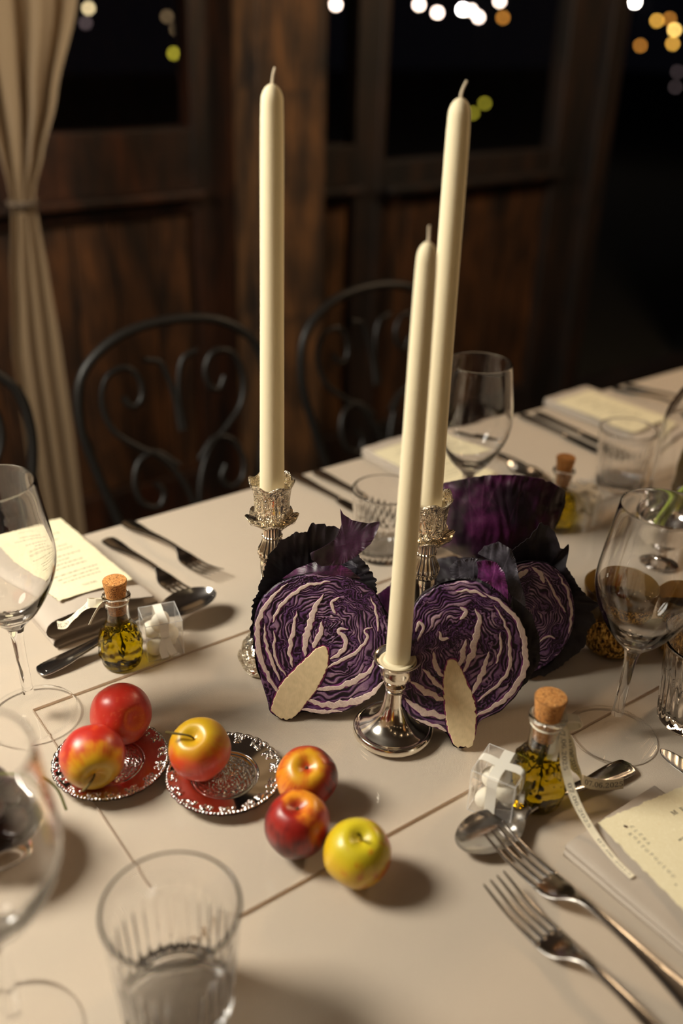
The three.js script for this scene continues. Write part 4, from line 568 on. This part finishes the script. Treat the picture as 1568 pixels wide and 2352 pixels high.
function favourBox(label, where, x, z, turn, y = CL, sc = 1, bands = 2) {
  const t = thing('favour_box', label, 'box', [x, y, z], turn, 'clear favour boxes tied with ribbon'), a = 0.0224, h = 0.0504;
  mesh('box_walls', BOXG[0], M.vinyl, t); mesh('box_folds', BOXG[1], mFold, t);
  const band = (ax) => ribbon([[0, 0.0005, a], [0, h * 0.5, a + 0.0002], [0, h, a * 0.98], [0, h + 0.0004, 0], [0, h, -a * 0.98], [0, h * 0.5, -a - 0.0002], [0, 0.0005, -a]].map(([p, q, r]) => (ax ? [r, q, p] : [p, q, r])), 0.0105, () => (ax ? V(0, 0, 1) : V(1, 0, 0)), 0.0004, 60);
  mesh('ribbon_band', band(0), M.satin, t); if (bands > 1) mesh('ribbon_band', band(1), M.satin, t); t.scale.setScalar(sc);
  for (const [k, dx, dy, dz, ry] of [[0, -0.008, 0.010, 0.007, 0.4], [1, 0.008, 0.0102, -0.007, 1.2], [2, 0.007, 0.0262, 0.006, 2.0], [3, -0.008, 0.0270, -0.006, 0.1], [4, 0.0, 0.0405, 0.001, 0.8]]) {
    const c = Math.cos(turn), s = Math.sin(turn), o = single('sugared_almond', `${['lower front', 'lower rear', 'middle front', 'middle rear', 'topmost'][k]} white sugared almond in the clear box ${where}`, 'sweet', almondGeo, M.almond, [x + sc * (dx * c + dz * s), y + sc * dy, z + sc * (dz * c - dx * s)], ry, 'white sugared almonds in clear boxes'); o.rotation.x = 0.2 * k; o.scale.setScalar(sc); }
  return t;
}
{ const t = favourBox('clear box of white sweets tied with ribbon, right of the left bottle', 'by the left bottle', -0.1215, -0.2475, -0.25, CL, 0.88, 1);
  mesh('ribbon_tail', ribbon([[0.002, 0.030, 0.0235], [0.004, 0.02, 0.026], [0.0085, 0.008, 0.028]], 0.009, () => V(1, 0.2, 0), 0.0004, 20), M.satin, t); mesh('ribbon_tail', ribbon([[0.0, 0.030, 0.0235], [-0.004, 0.02, 0.026], [-0.002, 0.006, 0.029]], 0.009, () => V(1, -0.2, 0), 0.0004, 20), M.satin, t); }
{ const t = favourBox('clear box of white sweets tied with a ribbon bow, by the right bottle', 'by the right bottle', 0.0185, 0.1245, -1.15, CL, 0.9);
  const c = [0.0238, 0.026, 0.002]; loop(c, [0.25, 0.3, -1], [0, 1, 0.2], 0.019, 0.0065, 0.0045, M.satin, 'ribbon_loop', t); loop(c, [0.3, 0.1, 1], [0, 1, 0.2], 0.012, 0.004, 0.0045, M.satin, 'ribbon_loop', t);
  mesh('ribbon_knot', new THREE.SphereGeometry(0.0032, 16, 12).translate(...c), M.satin, t); mesh('ribbon_tail', ribbon([c, [0.0275, 0.018, -0.004], [0.0295, 0.009, -0.010]], 0.006, () => V(0, 0.4, 1), 0.0004, 20), M.satin, t); }
favourBox('clear box of white sweets far behind, beside the rear oil bottle', 'by the rear bottle', 0.4830, -0.1960, 0.1, ON);

// ---------------------------------------------------------------- cutlery: local x runs from handle end to tip
const HANDLE = [{ x: 0, y: 0.0035, w: 0.002, t: 0.0011 }, { x: 0.002, y: 0.0035, w: 0.0078, t: 0.0014 }, { x: 0.007, y: 0.0035, w: 0.0098, t: 0.0016 }, { x: 0.018, y: 0.004, w: 0.0102, t: 0.0018 }, { x: 0.03, y: 0.0048, w: 0.0092, t: 0.0019 }, { x: 0.05, y: 0.0072, w: 0.0062, t: 0.0019 }, { x: 0.08, y: 0.0112, w: 0.0038, t: 0.0019 }, { x: 0.105, y: 0.0128, w: 0.0031, t: 0.0021 }, { x: 0.118, y: 0.0118, w: 0.0036, t: 0.0021 }];
const RIDGE = HANDLE.slice(2, 6).map((s) => ({ ...s, y: s.y + s.t * 0.62, w: s.w * 0.66, t: 0.0008 }));
const FORK = { handle: bar(HANDLE), ridge: bar([{ ...RIDGE[0], w: 0.001 }, ...RIDGE, { x: 0.075, y: 0.0118, w: 0.0008, t: 0.0003 }]),
  head: bar([{ x: 0.117, y: 0.0119, w: 0.0035, t: 0.0021 }, { x: 0.124, y: 0.0098, w: 0.0058, t: 0.0017 }, { x: 0.131, y: 0.0068, w: 0.0098, t: 0.0013 }, { x: 0.138, y: 0.0048, w: 0.0116, t: 0.0012 }, { x: 0.146, y: 0.0040, w: 0.0119, t: 0.0011 }, { x: 0.1485, y: 0.0040, w: 0.0117, t: 0.0008 }]),
  tines: [-1.5, -0.5, 0.5, 1.5].map((k) => bar([{ x: 0.145, y: 0.0041, z: k * 0.0067, w: 0.0019, t: 0.0011 }, { x: 0.16, y: 0.0046, z: k * 0.0066, w: 0.0016, t: 0.001 }, { x: 0.178, y: 0.0075, z: k * 0.0066, w: 0.0014, t: 0.0009 }, { x: 0.196, y: 0.0128, z: k * 0.0066, w: 0.0009, t: 0.0006 }, { x: 0.1985, y: 0.0137, z: k * 0.0066, w: 0.0002, t: 0.0002 }], 8)) };
const SPOON = { handle: FORK.handle, ridge: FORK.ridge, bowl: bar([{ x: 0.117, y: 0.0119, w: 0.0035, t: 0.0021 }, { x: 0.124, y: 0.0098, w: 0.0052, t: 0.0014, c: 0.0004 }, { x: 0.131, y: 0.0060, w: 0.0105, t: 0.0008, c: 0.003 }, { x: 0.142, y: 0.0022, w: 0.0178, t: 0.0007, c: 0.0075 }, { x: 0.157, y: 0.0012, w: 0.0205, t: 0.0007, c: 0.0092 }, { x: 0.172, y: 0.0020, w: 0.0180, t: 0.0007, c: 0.0078 }, { x: 0.182, y: 0.0045, w: 0.0122, t: 0.0007, c: 0.0048 }, { x: 0.187, y: 0.0074, w: 0.0062, t: 0.0007, c: 0.0018 }, { x: 0.1885, y: 0.0088, w: 0.001, t: 0.0004 }], 18, 7, 0.9) };
const KNIFE = { handle: bar([{ x: 0, y: 0.004, w: 0.002, t: 0.0012 }, { x: 0.003, y: 0.004, w: 0.008, t: 0.003 }, { x: 0.02, y: 0.004, w: 0.0095, t: 0.0036 }, { x: 0.06, y: 0.004, w: 0.0065, t: 0.0034 }, { x: 0.095, y: 0.004, w: 0.0055, t: 0.0034 }, { x: 0.103, y: 0.004, w: 0.0055, t: 0.003 }]), blade: bar([{ x: 0.101, y: 0.004, w: 0.0052, t: 0.0018 }, { x: 0.112, y: 0.0036, z: 0.001, w: 0.0085, t: 0.0008 }, { x: 0.15, y: 0.003, z: 0.001, w: 0.0095, t: 0.0007 }, { x: 0.185, y: 0.0026, z: 0.001, w: 0.0092, t: 0.0006 }, { x: 0.203, y: 0.0024, z: 0.002, w: 0.0062, t: 0.0005 }, { x: 0.2095, y: 0.0024, z: 0.003, w: 0.0012, t: 0.0003 }]) };
function dir(ax, az) { return Math.atan2(-az, ax); }              // turn that sends local x to (ax, az)
function fork(label, pos, turn, s = 1, mt = M.steel) { const t = thing('dinner_fork', label, 'fork', pos, turn, 'dinner forks'); mesh('handle', FORK.handle, mt, t); mesh('handle_ridge', FORK.ridge, mt, t); mesh('head', FORK.head, mt, t); FORK.tines.forEach((g) => mesh('tine', g, mt, t)); t.scale.setScalar(s); return t; }
function spoon(label, pos, turn, mt = M.steel) { const t = thing('table_spoon', label, 'spoon', pos, turn, 'table spoons'); mesh('handle', SPOON.handle, mt, t); mesh('handle_ridge', SPOON.ridge, mt, t); mesh('bowl', SPOON.bowl, mt, t); return t; }
function knife(label, pos, turn, mt = M.steel) { const t = thing('table_knife', label, 'knife', pos, turn, 'table knives'); mesh('handle', KNIFE.handle, mt, t); mesh('blade', KNIFE.blade, mt, t); return t; }
// near right setting
fork('dinner fork lowest in the picture, outer one of the near right pair', [-0.0445, CL, 0.4130], dir(-0.03, -1), 1.12);
fork('dinner fork between the outer fork and the near napkin, tines over the spoon', [-0.0055, CL + 0.004, 0.3770], dir(-0.055, -1), 1.12);
spoon('table spoon at the near right, its bowl lying under the fork tines', [0.1540, CL, 0.1610], dir(-0.985, -0.06)).scale.setScalar(1.08);
knife('knife blade tip at the right edge, beside the wine glass foot', [0.2010, CL, 0.3720], dir(-0.035, -1));
fork('cutlery handle end at the right edge, above the knife tip', [0.2370, CL, 0.1750], dir(0.12, 1));
// far left setting
fork('left one of the two dinner forks beyond the left bottle', [-0.0765, CL, -0.4985], dir(0.13, 1));
fork('right one of the two dinner forks beyond the left bottle', [-0.0365, CL, -0.5290], dir(0.16, 1));
{ const t = spoon('table spoon lying behind the left bottle and box, its bright bowl at the right', [-0.2490, CL, -0.2745], dir(1, -0.035)); t.scale.set(1.13, 1.2, 1.13); t.rotation.order = 'YXZ'; t.rotation.z = 0.075; }
// far settings
knife('left one of the two knives behind the left candle', [0.2300, CL, -0.5280], dir(0.11, 1));
knife('right one of the two knives behind the left candle', [0.2650, CL, -0.5200], dir(0.11, 1));
fork('fork lying right of the far wine glass', [0.5400, CL, -0.4680], dir(-0.04, 1));
spoon('spoon with a bluish glint right of the far wine glass', [0.5180, CL, -0.5000], dir(0.06, 1));
knife('nearer knife of the pair left of the far right napkin', [0.6940, CL, -0.5180], dir(-0.02, 1));
knife('further knife of the pair left of the far right napkin', [0.7220, CL, -0.5100], dir(-0.01, 1));
fork('nearer fork of the pair right of the far right napkin', [0.9420, CL, -0.5240], dir(0.1, 1));
fork('further fork of the pair right of the far right napkin', [0.9750, CL, -0.5200], dir(0.1, 1));

// ---------------------------------------------------------------- napkins and menus
// a napkin folded back and forth: its section is a flattened S, carried along z
function napkinGeo(w, L, layers, gap, bow, inset = 0.03, fall = 0) {
  const pts = []; let y = 0.0009;
  for (let k = 0; k < layers; k++) { const rt = k % 2 === 0, n = 10, lift = bow[k] ?? 0; for (let i = 0; i <= n; i++) { const s = i / n, x = rt ? w * (1 - s) : w * s; pts.push([x * (1 - inset * k) + inset * 0.13 * k, y + lift * Math.sin(Math.PI * s) + (k ? 0.2 * lift : 0) - (k === layers - 1 ? fall * s * s : 0)]); } const dy = gap[k] ?? 0.004; if (k < layers - 1) { for (const f of [0.25, 0.5, 0.75]) pts.push([(rt ? -1 : 1) * 0.5 * dy * Math.sin(Math.PI * f) + (rt ? inset * 0.13 * k : w * (1 - inset * k) + inset * 0.13 * k), y + dy * (1 - Math.cos(Math.PI * f)) / 2]); y += dy; } }
  const c = new THREE.CatmullRomCurve3(pts.map((p) => V(p[0], p[1], 0)), false, 'centripetal'), n = pts.length * 3, len = c.getLength(), th = 0.0007, ring = [];
  for (let i = 0; i <= n; i++) { const p = c.getPointAt(i / n), t = c.getTangentAt(i / n); ring.push([p.x - t.y * th, p.y + t.x * th, i / n * len]); } for (let i = n; i >= 0; i--) { const p = c.getPointAt(i / n), t = c.getTangentAt(i / n); ring.push([p.x + t.y * th, p.y - t.x * th, i / n * len]); }
  const m = ring.length, g = grid(m, 24, (u, v) => { const k = ring[Math.round(u * m) % m], z = v * L; return [k[0], Math.max(0.0002, k[1] * (1 - 0.5 * sstep(v, 0, 1) * (k[1] > 0.004 ? 1 : 0)) + 0.0005 * noise3(k[0] * 30, z * 30, 2)), z]; }, { closeU: true, uv: (u, v) => [ring[Math.round(u * m) % m][2], v * L] });
  return g;
}
const foldNap = napkinGeo(0.122, 0.215, 5, [0.002, 0.010, 0.002, 0.021], [0, 0, 0.001, 0.001, 0.003], 0.012, 0.014), flatNap = napkinGeo(0.118, 0.215, 4, [0.003, 0.003, 0.004], [0, 0, 0.0005, 0.001], 0.006);
single('linen_napkin', 'folded pinkish linen napkin under the left menu, open folds facing the bottle', 'napkin', foldNap, M.napkin, [-0.0920, CL, -0.3120], Math.PI + 0.04, 'folded linen napkins');
single('linen_napkin', 'flat folded linen napkin under the near right menu', 'napkin', flatNap, M.napkin, [0.0245, CL, 0.1980], 0.02, 'folded linen napkins');
single('linen_napkin', 'linen napkin far behind, left of the far wine glass', 'napkin', flatNap, M.napkin, [0.3640, CL, -0.5360], 0.05, 'folded linen napkins');
single('linen_napkin', 'linen napkin furthest to the right at the back edge', 'napkin', flatNap, M.napkin, [0.7700, CL, -0.5360], 0.05, 'folded linen napkins');
const LINES = (c, w, h, seed) => { const r = rngOf(seed); for (let y = h * 0.2; y < h * 0.86; y += h * 0.047) { let x = w * (0.5 - 0.1 - 0.22 * r()), e = w - x; while (x < e) { const l = w * (0.012 + 0.05 * r()); c.fillRect(x, y, Math.min(l, e - x), h * 0.011); x += l + w * 0.014; } if (r() < 0.3) y += h * 0.03; } };
const menuTex = (kind) => canvasTex(640, 1056, (c, w, h) => {
  const r = rngOf(kind + 3); c.fillStyle = '#e4dab8'; c.fillRect(0, 0, w, h); for (let i = 0; i < 4000; i++) { c.fillStyle = r() < 0.5 ? 'rgba(255,250,226,.28)' : 'rgba(214,198,150,.22)'; c.beginPath(); c.ellipse(r() * w, r() * h, 1 + r() * 9, 1 + r() * 2, r() * 3, 0, TAU); c.fill(); }
  c.fillStyle = '#4b4438'; c.textAlign = 'center';
  if (kind === 1) { // near right: read from the diner's side, the guest's name up the left edge
    const mm = w / 100, put = (t, x, y, sp) => [...t].forEach((q, i) => c.fillText(q, x + i * sp, y));
    c.font = `600 ${6.2 * mm}px serif`; put('MENU', 67 * mm, 23 * mm, 9.4 * mm);
    c.save(); c.translate(18 * mm, 0); c.rotate(Math.PI / 2); c.font = `${4.4 * mm}px serif`; put('ELENA', 17.5 * mm, -3.4 * mm, 4.9 * mm); put('KOSTOPOULOU', 22.5 * mm, 3.2 * mm, 4.9 * mm); c.restore();
    c.fillStyle = '#3a1e08'; c.beginPath(); c.ellipse(18.5 * mm, 14.3 * mm, 1.3 * mm, 2.1 * mm, -0.5, 0, TAU); c.fill(); c.fillStyle = '#6b6048'; c.fillRect(11 * mm, 78 * mm, 1.5 * mm, 1.5 * mm);
    c.fillStyle = '#4b4438'; c.globalAlpha = 0.8; c.save(); c.translate(w * 0.3, h * 0.1); c.scale(0.7, 0.86); LINES(c, w, h, 5); c.restore();
  } else { c.globalAlpha = 0.62; LINES(c, w, h, kind); c.font = '600 40px serif'; c.fillText('MENU', w / 2, h * 0.11); c.globalAlpha = 0.5; c.font = '34px serif'; c.fillText('07.06.2025', w / 2, h * 0.955); }
});
function menuGeo(w, L, curl, seed) {                              // deckle-edged sheet; v = 0 is the head of the page
  const side = (k, t) => 0.0009 * (noise3(t * 42, k * 7, seed) + 0.6 * noise3(t * 130, k * 7, seed));
  const f = (k) => (u, v) => { const x = (u - 0.5) * w + (u < 0.5 ? side(1, v) : side(2, v)) * Math.abs(u - 0.5) * 2, z = (v - 0.5) * L + (v < 0.5 ? side(3, u) : side(4, u)) * Math.abs(v - 0.5) * 2; return [x, k * 0.00025 + curl(u, v), z]; };
  const uv = (u, v) => [u, 1 - v];
  const a = flip(grid(40, 50, f(1), { uv })), b = grid(40, 50, f(-1), { uv }), ring = []; for (let i = 0; i <= 40; i++) ring.push([i / 40, 0]); for (let i = 1; i <= 50; i++) ring.push([1, i / 50]); for (let i = 39; i >= 0; i--) ring.push([i / 40, 1]); for (let i = 49; i > 0; i--) ring.push([0, i / 50]);
  const e = grid(ring.length, 1, (u, v) => { const q = ring[Math.round(u * ring.length) % ring.length]; return f(v ? 1 : -1)(q[0], q[1]); }, { closeU: true, uv: () => [0.02, 0.02] });
  return mergeGeometries([a, b, flip(e)]);
}
const paper = (k) => std({ map: menuTex(k), roughness: 0.85, side: THREE.DoubleSide });
const mMenuNear = paper(1), mMenuFar = paper(2);
const flatCurl = (u, v) => 0.0008 * Math.sin(u * 3) * Math.sin(v * 3);
single('menu_card', 'deckle edged cream menu at the near right reading MENU, a name along its edge', 'menu', menuGeo(0.100, 0.165, flatCurl, 1), mMenuNear, [0.1000, CL + 0.0148, 0.2870], -0.15, 'deckle edged menus');
{ const m = single('menu_card', 'deckle edged cream menu on the left napkin, one corner curling up', 'menu', menuGeo(0.092, 0.168, (u, v) => 0.0012 * Math.sin(u * 3) + 0.007 * sstep(1 - v, 0.72, 1) * (0.3 + 0.7 * u) - 0.006 * sstep(1 - v, 0.5, 1) * sstep(u, 0.6, 1) * 0, 2), mMenuFar, [-0.1640, CL + 0.0385, -0.4230], Math.PI + 0.12, 'deckle edged menus'); m.rotation.order = 'YXZ'; m.rotation.x = -0.075; m.rotation.z = 0.05; }
single('menu_card', 'cream menu far behind, left of the far wine glass', 'menu', menuGeo(0.100, 0.165, flatCurl, 3), mMenuFar, [0.4220, CL + 0.0128, -0.4350], Math.PI + 0.07, 'deckle edged menus');
single('menu_card', 'cream menu furthest to the right at the back edge', 'menu', menuGeo(0.100, 0.165, flatCurl, 4), mMenuFar, [0.8280, CL + 0.0128, -0.4350], Math.PI + 0.07, 'deckle edged menus');

// ---------------------------------------------------------------- silver bowl of dark grapes at the near left
{ const P = [-0.3620, -0.0620]; const t = thing('fruit_stand', 'silver footed bowl of dark grapes at the left edge, seen through the near glass', 'bowl', [P[0], CL, P[1]]);
  const p = smoothProfile([[0, 0.002], [0.03, 0, 1], [0.031, 0.002], [0.016, 0.008], [0.0075, 0.016], [0.008, 0.024], [0.02, 0.03], [0.038, 0.036], [0.047, 0.043], [0.046, 0.0445], [0.036, 0.038], [0.018, 0.0325], [0, 0.031]], 6); const n = p.findIndex((q) => q[1] > 0.0239), [a, b] = latheParts(p, [n], 80); mesh('foot', a, M.chrome, t); mesh('bowl', b, M.chrome, t);
  const gm = phys({ color: new THREE.Color(0.035, 0.008, 0.016), roughness: 0.3, clearcoat: 0.6, clearcoatRoughness: 0.2 }), gg = new THREE.SphereGeometry(0.0132, 28, 20), r = rngOf(8), spots = [[0, 0, 0]];
  for (let i = 0; i < 6; i++) spots.push([0.0268 * Math.cos(i * TAU / 6), 0.0045, 0.0268 * Math.sin(i * TAU / 6)]); for (let i = 0; i < 5; i++) spots.push([0.0172 * Math.cos(i * TAU / 5 + 0.4), 0.0225, 0.0172 * Math.sin(i * TAU / 5 + 0.4)]); spots.push([0.001, 0.038, 0]);
  spots.forEach(([x, y, z], i) => single('grape', i === 0 ? 'dark grape at the bottom middle of the silver bowl' : i < 7 ? 'dark grape in the bottom ring of the silver bowl' : i < 12 ? 'dark grape in the second layer in the silver bowl' : 'topmost dark grape in the silver bowl', 'grape', gg, gm, [P[0] + x, CL + 0.0455 + y, P[1] + z], r() * 6, i < 7 ? 'lower grapes in the silver bowl' : i < 12 ? 'second layer grapes in the silver bowl' : 'top grape in the silver bowl'));
  single('grape_stalk', 'thin green grape stalk hanging over the rim of the silver bowl', 'stalk', tube([[P[0] + 0.012, CL + 0.093, P[1] + 0.01], [P[0] + 0.038, CL + 0.08, P[1] + 0.012], [P[0] + 0.052, CL + 0.058, P[1] + 0.014], [P[0] + 0.056, CL + 0.036, P[1] + 0.018]], 0.0011, 24, 7), M.stalk);
}

// ---------------------------------------------------------------- iron chairs, curtain, lights outside
function bistroChair(label, x, z, turn) {
  const t = thing('bistro_chair', label, 'chair', [x, 0, z], turn, 'black wrought iron chairs');
  // origin on the floor under the seat; the back stands at -z
  mesh('seat', lathe(smoothProfile([[0, 0.445], [0.17, 0.445], [0.185, 0.45, 1], [0.187, 0.458], [0.18, 0.464, 1], [0.12, 0.461], [0, 0.459]], 5), 64), M.iron, t);
  mesh('back_hoop', tube([[-0.125, 0.46, -0.13], [-0.138, 0.55, -0.165], [-0.165, 0.66, -0.19], [-0.180, 0.75, -0.205], [-0.165, 0.825, -0.215], [-0.1, 0.875, -0.222], [0, 0.891, -0.225], [0.1, 0.875, -0.222], [0.165, 0.825, -0.215], [0.180, 0.75, -0.205], [0.165, 0.66, -0.19], [0.138, 0.55, -0.165], [0.125, 0.46, -0.13]], 0.0085, 110, 10), M.iron, t);
  const zb = (y) => -0.13 - 0.095 * sstep(y, 0.44, 0.86), sc = (pts, m) => tube(pts.map(([a, b]) => [a * m, b, zb(b)]), 0.0055, 60, 8);
  for (const m of [-1, 1]) {
    mesh('scroll', sc([[0.098, 0.775], [0.083, 0.755], [0.066, 0.765], [0.062, 0.795], [0.082, 0.822], [0.118, 0.815], [0.136, 0.775], [0.125, 0.725], [0.088, 0.69], [0.045, 0.66], [0.012, 0.6], [0.002, 0.53], [0.002, 0.46]], m), M.iron, t);
    mesh('scroll', sc([[0.004, 0.70], [0.004, 0.76], [0.022, 0.82], [0.05, 0.83]], m), M.iron, t);
    mesh('scroll', sc([[0.07, 0.625], [0.058, 0.605], [0.072, 0.585], [0.098, 0.595], [0.108, 0.63], [0.092, 0.665], [0.06, 0.675], [0.02, 0.645]], m), M.iron, t);
    for (const s of [-1, 1]) mesh('leg', tube([[m * 0.13, 0.446, s * 0.13], [m * 0.145, 0.3, s * 0.145], [m * 0.175, 0.12, s * 0.175], [m * 0.2, 0.008, s * 0.2]], 0.0085, 24, 10), M.iron, t);
  }
  mesh('brace', new THREE.TorusGeometry(0.19, 0.005, 8, 60).rotateX(Math.PI / 2).translate(0, 0.2, 0), M.iron, t);
  return t;
}
bistroChair('black wrought iron chair with scroll back, left of the left candle', 0.228, -0.685, 0.0);
bistroChair('black wrought iron chair behind the candles, mostly in the dark', 0.672, -0.690, 0.03);
bistroChair('black wrought iron chair at the far left edge, behind the curtain foot', -0.222, -0.700, -0.05);
{ // tied curtain
  const key = [[2.66, 0.00, 0.62], [1.60, 0.05, 0.42], [1.365, 0.115, 0.357], [1.19, 0.145, 0.295], [1.08, 0.163, 0.253], [1.02, 0.172, 0.228], [0.993, 0.174, 0.223], [0.955, 0.168, 0.226], [0.85, 0.150, 0.233], [0.68, 0.130, 0.241], [0.45, 0.132, 0.246], [0.21, 0.140, 0.246], [0.02, 0.138, 0.25]];
  const at = (y) => { let i = 0; while (i < key.length - 2 && key[i + 1][0] > y) i++; const a = key[i], b = key[i + 1], k = sstep(clamp((a[0] - y) / (a[0] - b[0]), 0, 1), 0, 1) * 0.4 + 0.6 * clamp((a[0] - y) / (a[0] - b[0]), 0, 1); return [lerp(a[1], b[1], k), lerp(a[2], b[2], k)]; };
  const t = thing('tied_curtain', 'tall sandy curtain at the left, gathered and tied in the middle', 'curtain', [0, 0, -1.5]);
  mesh('drape', grid(160, 120, (u, v) => { const y = lerp(2.66, 0.02, v), [a, b] = at(y), w = b - a, fold = 0.011 * Math.min(1, w / 0.12); return [lerp(a, b, u) + 0.004 * Math.sin(u * 40 + y * 2), y, fold * Math.sin(u * TAU * 3.2 + 0.7 * Math.sin(y * 3)) + 0.25 * fold * Math.sin(u * TAU * 8 + y * 4)]; }), M.curtain, t);
  mesh('tieback', new THREE.TorusGeometry(0.027, 0.0055, 10, 40).rotateX(Math.PI / 2).scale(1.05, 1, 0.85).translate(0.1985, 0.993, 0), std({ color: new THREE.Color(0.10, 0.07, 0.045), roughness: 0.8 }), t);
}
{ // globe bulbs on wires across the terrace
  const mk = (r, g, b, k) => std({ color: 0x000000, emissive: new THREE.Color(r, g, b), emissiveIntensity: k });
  const K = { hot: mk(1, 0.9, 0.8, 110), white: mk(1, 0.78, 0.66, 24), soft: mk(1, 0.62, 0.45, 8), amber: mk(1, 0.52, 0.08, 9), gold: mk(1, 0.62, 0.16, 18), rust: mk(1, 0.40, 0.06, 4.5), olive: mk(0.7, 0.6, 0.05, 3.2), pale: mk(1, 0.78, 0.42, 5), dim: mk(0.9, 0.6, 0.3, 0.8), grey: mk(0.7, 0.66, 0.7, 2.6), violet: mk(0.7, 0.5, 0.5, 0.6) };
  const B = [
    ['white', 4.54, 1.38, 'white light bulb outside at the top, left of the others in the middle pane'], ['white', 5.40, 1.40, 'white light bulb outside, second from the left in the middle pane'], ['soft', 5.05, 1.32, 'dim half hidden light bulb left of the white row outside'],
    ['white', 5.61, 1.345, 'pinkish white light bulb outside, just left of the brightest one'], ['hot', 5.90, 1.375, 'brightest white light bulb in the row outside'], ['white', 6.00, 1.37, 'white light bulb outside, overlapping the brightest one on its right'], ['white', 6.09, 1.32, 'white light bulb outside, lowest at the right end of the row'],
    ['white', 6.33, 1.45, 'white light bulb outside cut by the top of the picture'], ['rust', 6.39, 1.32, 'dim orange light bulb outside under the cut white one'], ['hot', 7.84, 1.43, 'white light bulb outside at the upper right, left one of two'], ['hot', 8.17, 1.49, 'white light bulb outside at the upper right, right one of two'],
    ['amber', 8.56, 1.33, 'amber light bulb outside, upper left of the amber cluster'], ['rust', 8.76, 1.35, 'dull amber light bulb outside, top of the amber cluster'], ['gold', 8.87, 1.25, 'brightest golden light bulb in the amber cluster outside'], ['amber', 8.88, 1.12, 'amber light bulb outside, lowest of the amber cluster at the edge'], ['rust', 8.36, 1.10, 'rusty orange light bulb outside, apart at the left of the amber cluster'],
    ['pale', 2.46, 1.31, 'yellowish light bulb outside beside the top of the curtain'], ['violet', 2.43, 1.22, 'faint violet light bulb outside beside the curtain'], ['dim', 3.12, 1.19, 'faint brown light bulb outside in the left pane, above the olive one'], ['olive', 3.09, 1.03, 'olive yellow light bulb outside in the left pane'], ['dim', 3.05, 1.27, 'faint reddish light bulb outside near the top of the left pane'],
    ['grey', 3.18, 0.71, 'grey white light bulb outside, low in the left pane by the frame'], ['violet', 3.17, 0.85, 'faint grey light bulb outside above the low grey white one'], ['olive', 6.26, 0.61, 'faint olive light bulb outside right of the rear candle tip'], ['olive', 6.12, 0.53, 'yellow green light bulb outside just right of the rear candle tip'],
    ['dim', 7.24, 1.02, 'faint brown light bulb outside in the right pane, lower one'], ['violet', 7.16, 1.30, 'faint brown light bulb outside in the right pane, upper one'], ['violet', 9.04, 0.85, 'faint grey light bulb outside at the right edge, upper one'], ['violet', 9.05, 0.70, 'faint grey light bulb outside at the right edge, lower one'],
  ];
  const bg = new THREE.SphereGeometry(0.018, 20, 14), sg = lathe([[0, 0.0165], [0.008, 0.0175], [0.009, 0.02], [0.008, 0.04], [0, 0.043]], 14);
  const hang = [];
  for (const [k, x, y, label] of B) { const t = thing('light_bulb', label, 'light bulb', [x, y, -6.5], 0, 'bulbs strung outside in the dark'); mesh('bulb_globe', bg, K[k], t); mesh('socket', sg, M.iron, t); hang.push(new THREE.CylinderGeometry(0.003, 0.003, 2.4 - y - 0.045, 5).translate(x, (2.4 + y + 0.045) / 2, -6.5)); }
  hang.push(tube([[1, 2.45, -6.5], [4, 2.4, -6.5], [7, 2.4, -6.5], [10, 2.45, -6.5]], 0.006, 60, 6));
  for (const x of [1, 10]) hang.push(new THREE.CylinderGeometry(0.03, 0.03, 2.57, 8).translate(x, 1.165, -6.5));
  single('light_string', 'dark wire outside between two poles, carrying the light bulbs', 'wire', mergeGeometries(hang.map((g) => { const q = g.index ? g.toNonIndexed() : g; return q; })), M.iron);
}

// ---------------------------------------------------------------- shadows on, draw
scene.traverse((o) => { if (o.isMesh) { o.castShadow = true; o.receiveShadow = true; } });
renderer.render(scene, camera);
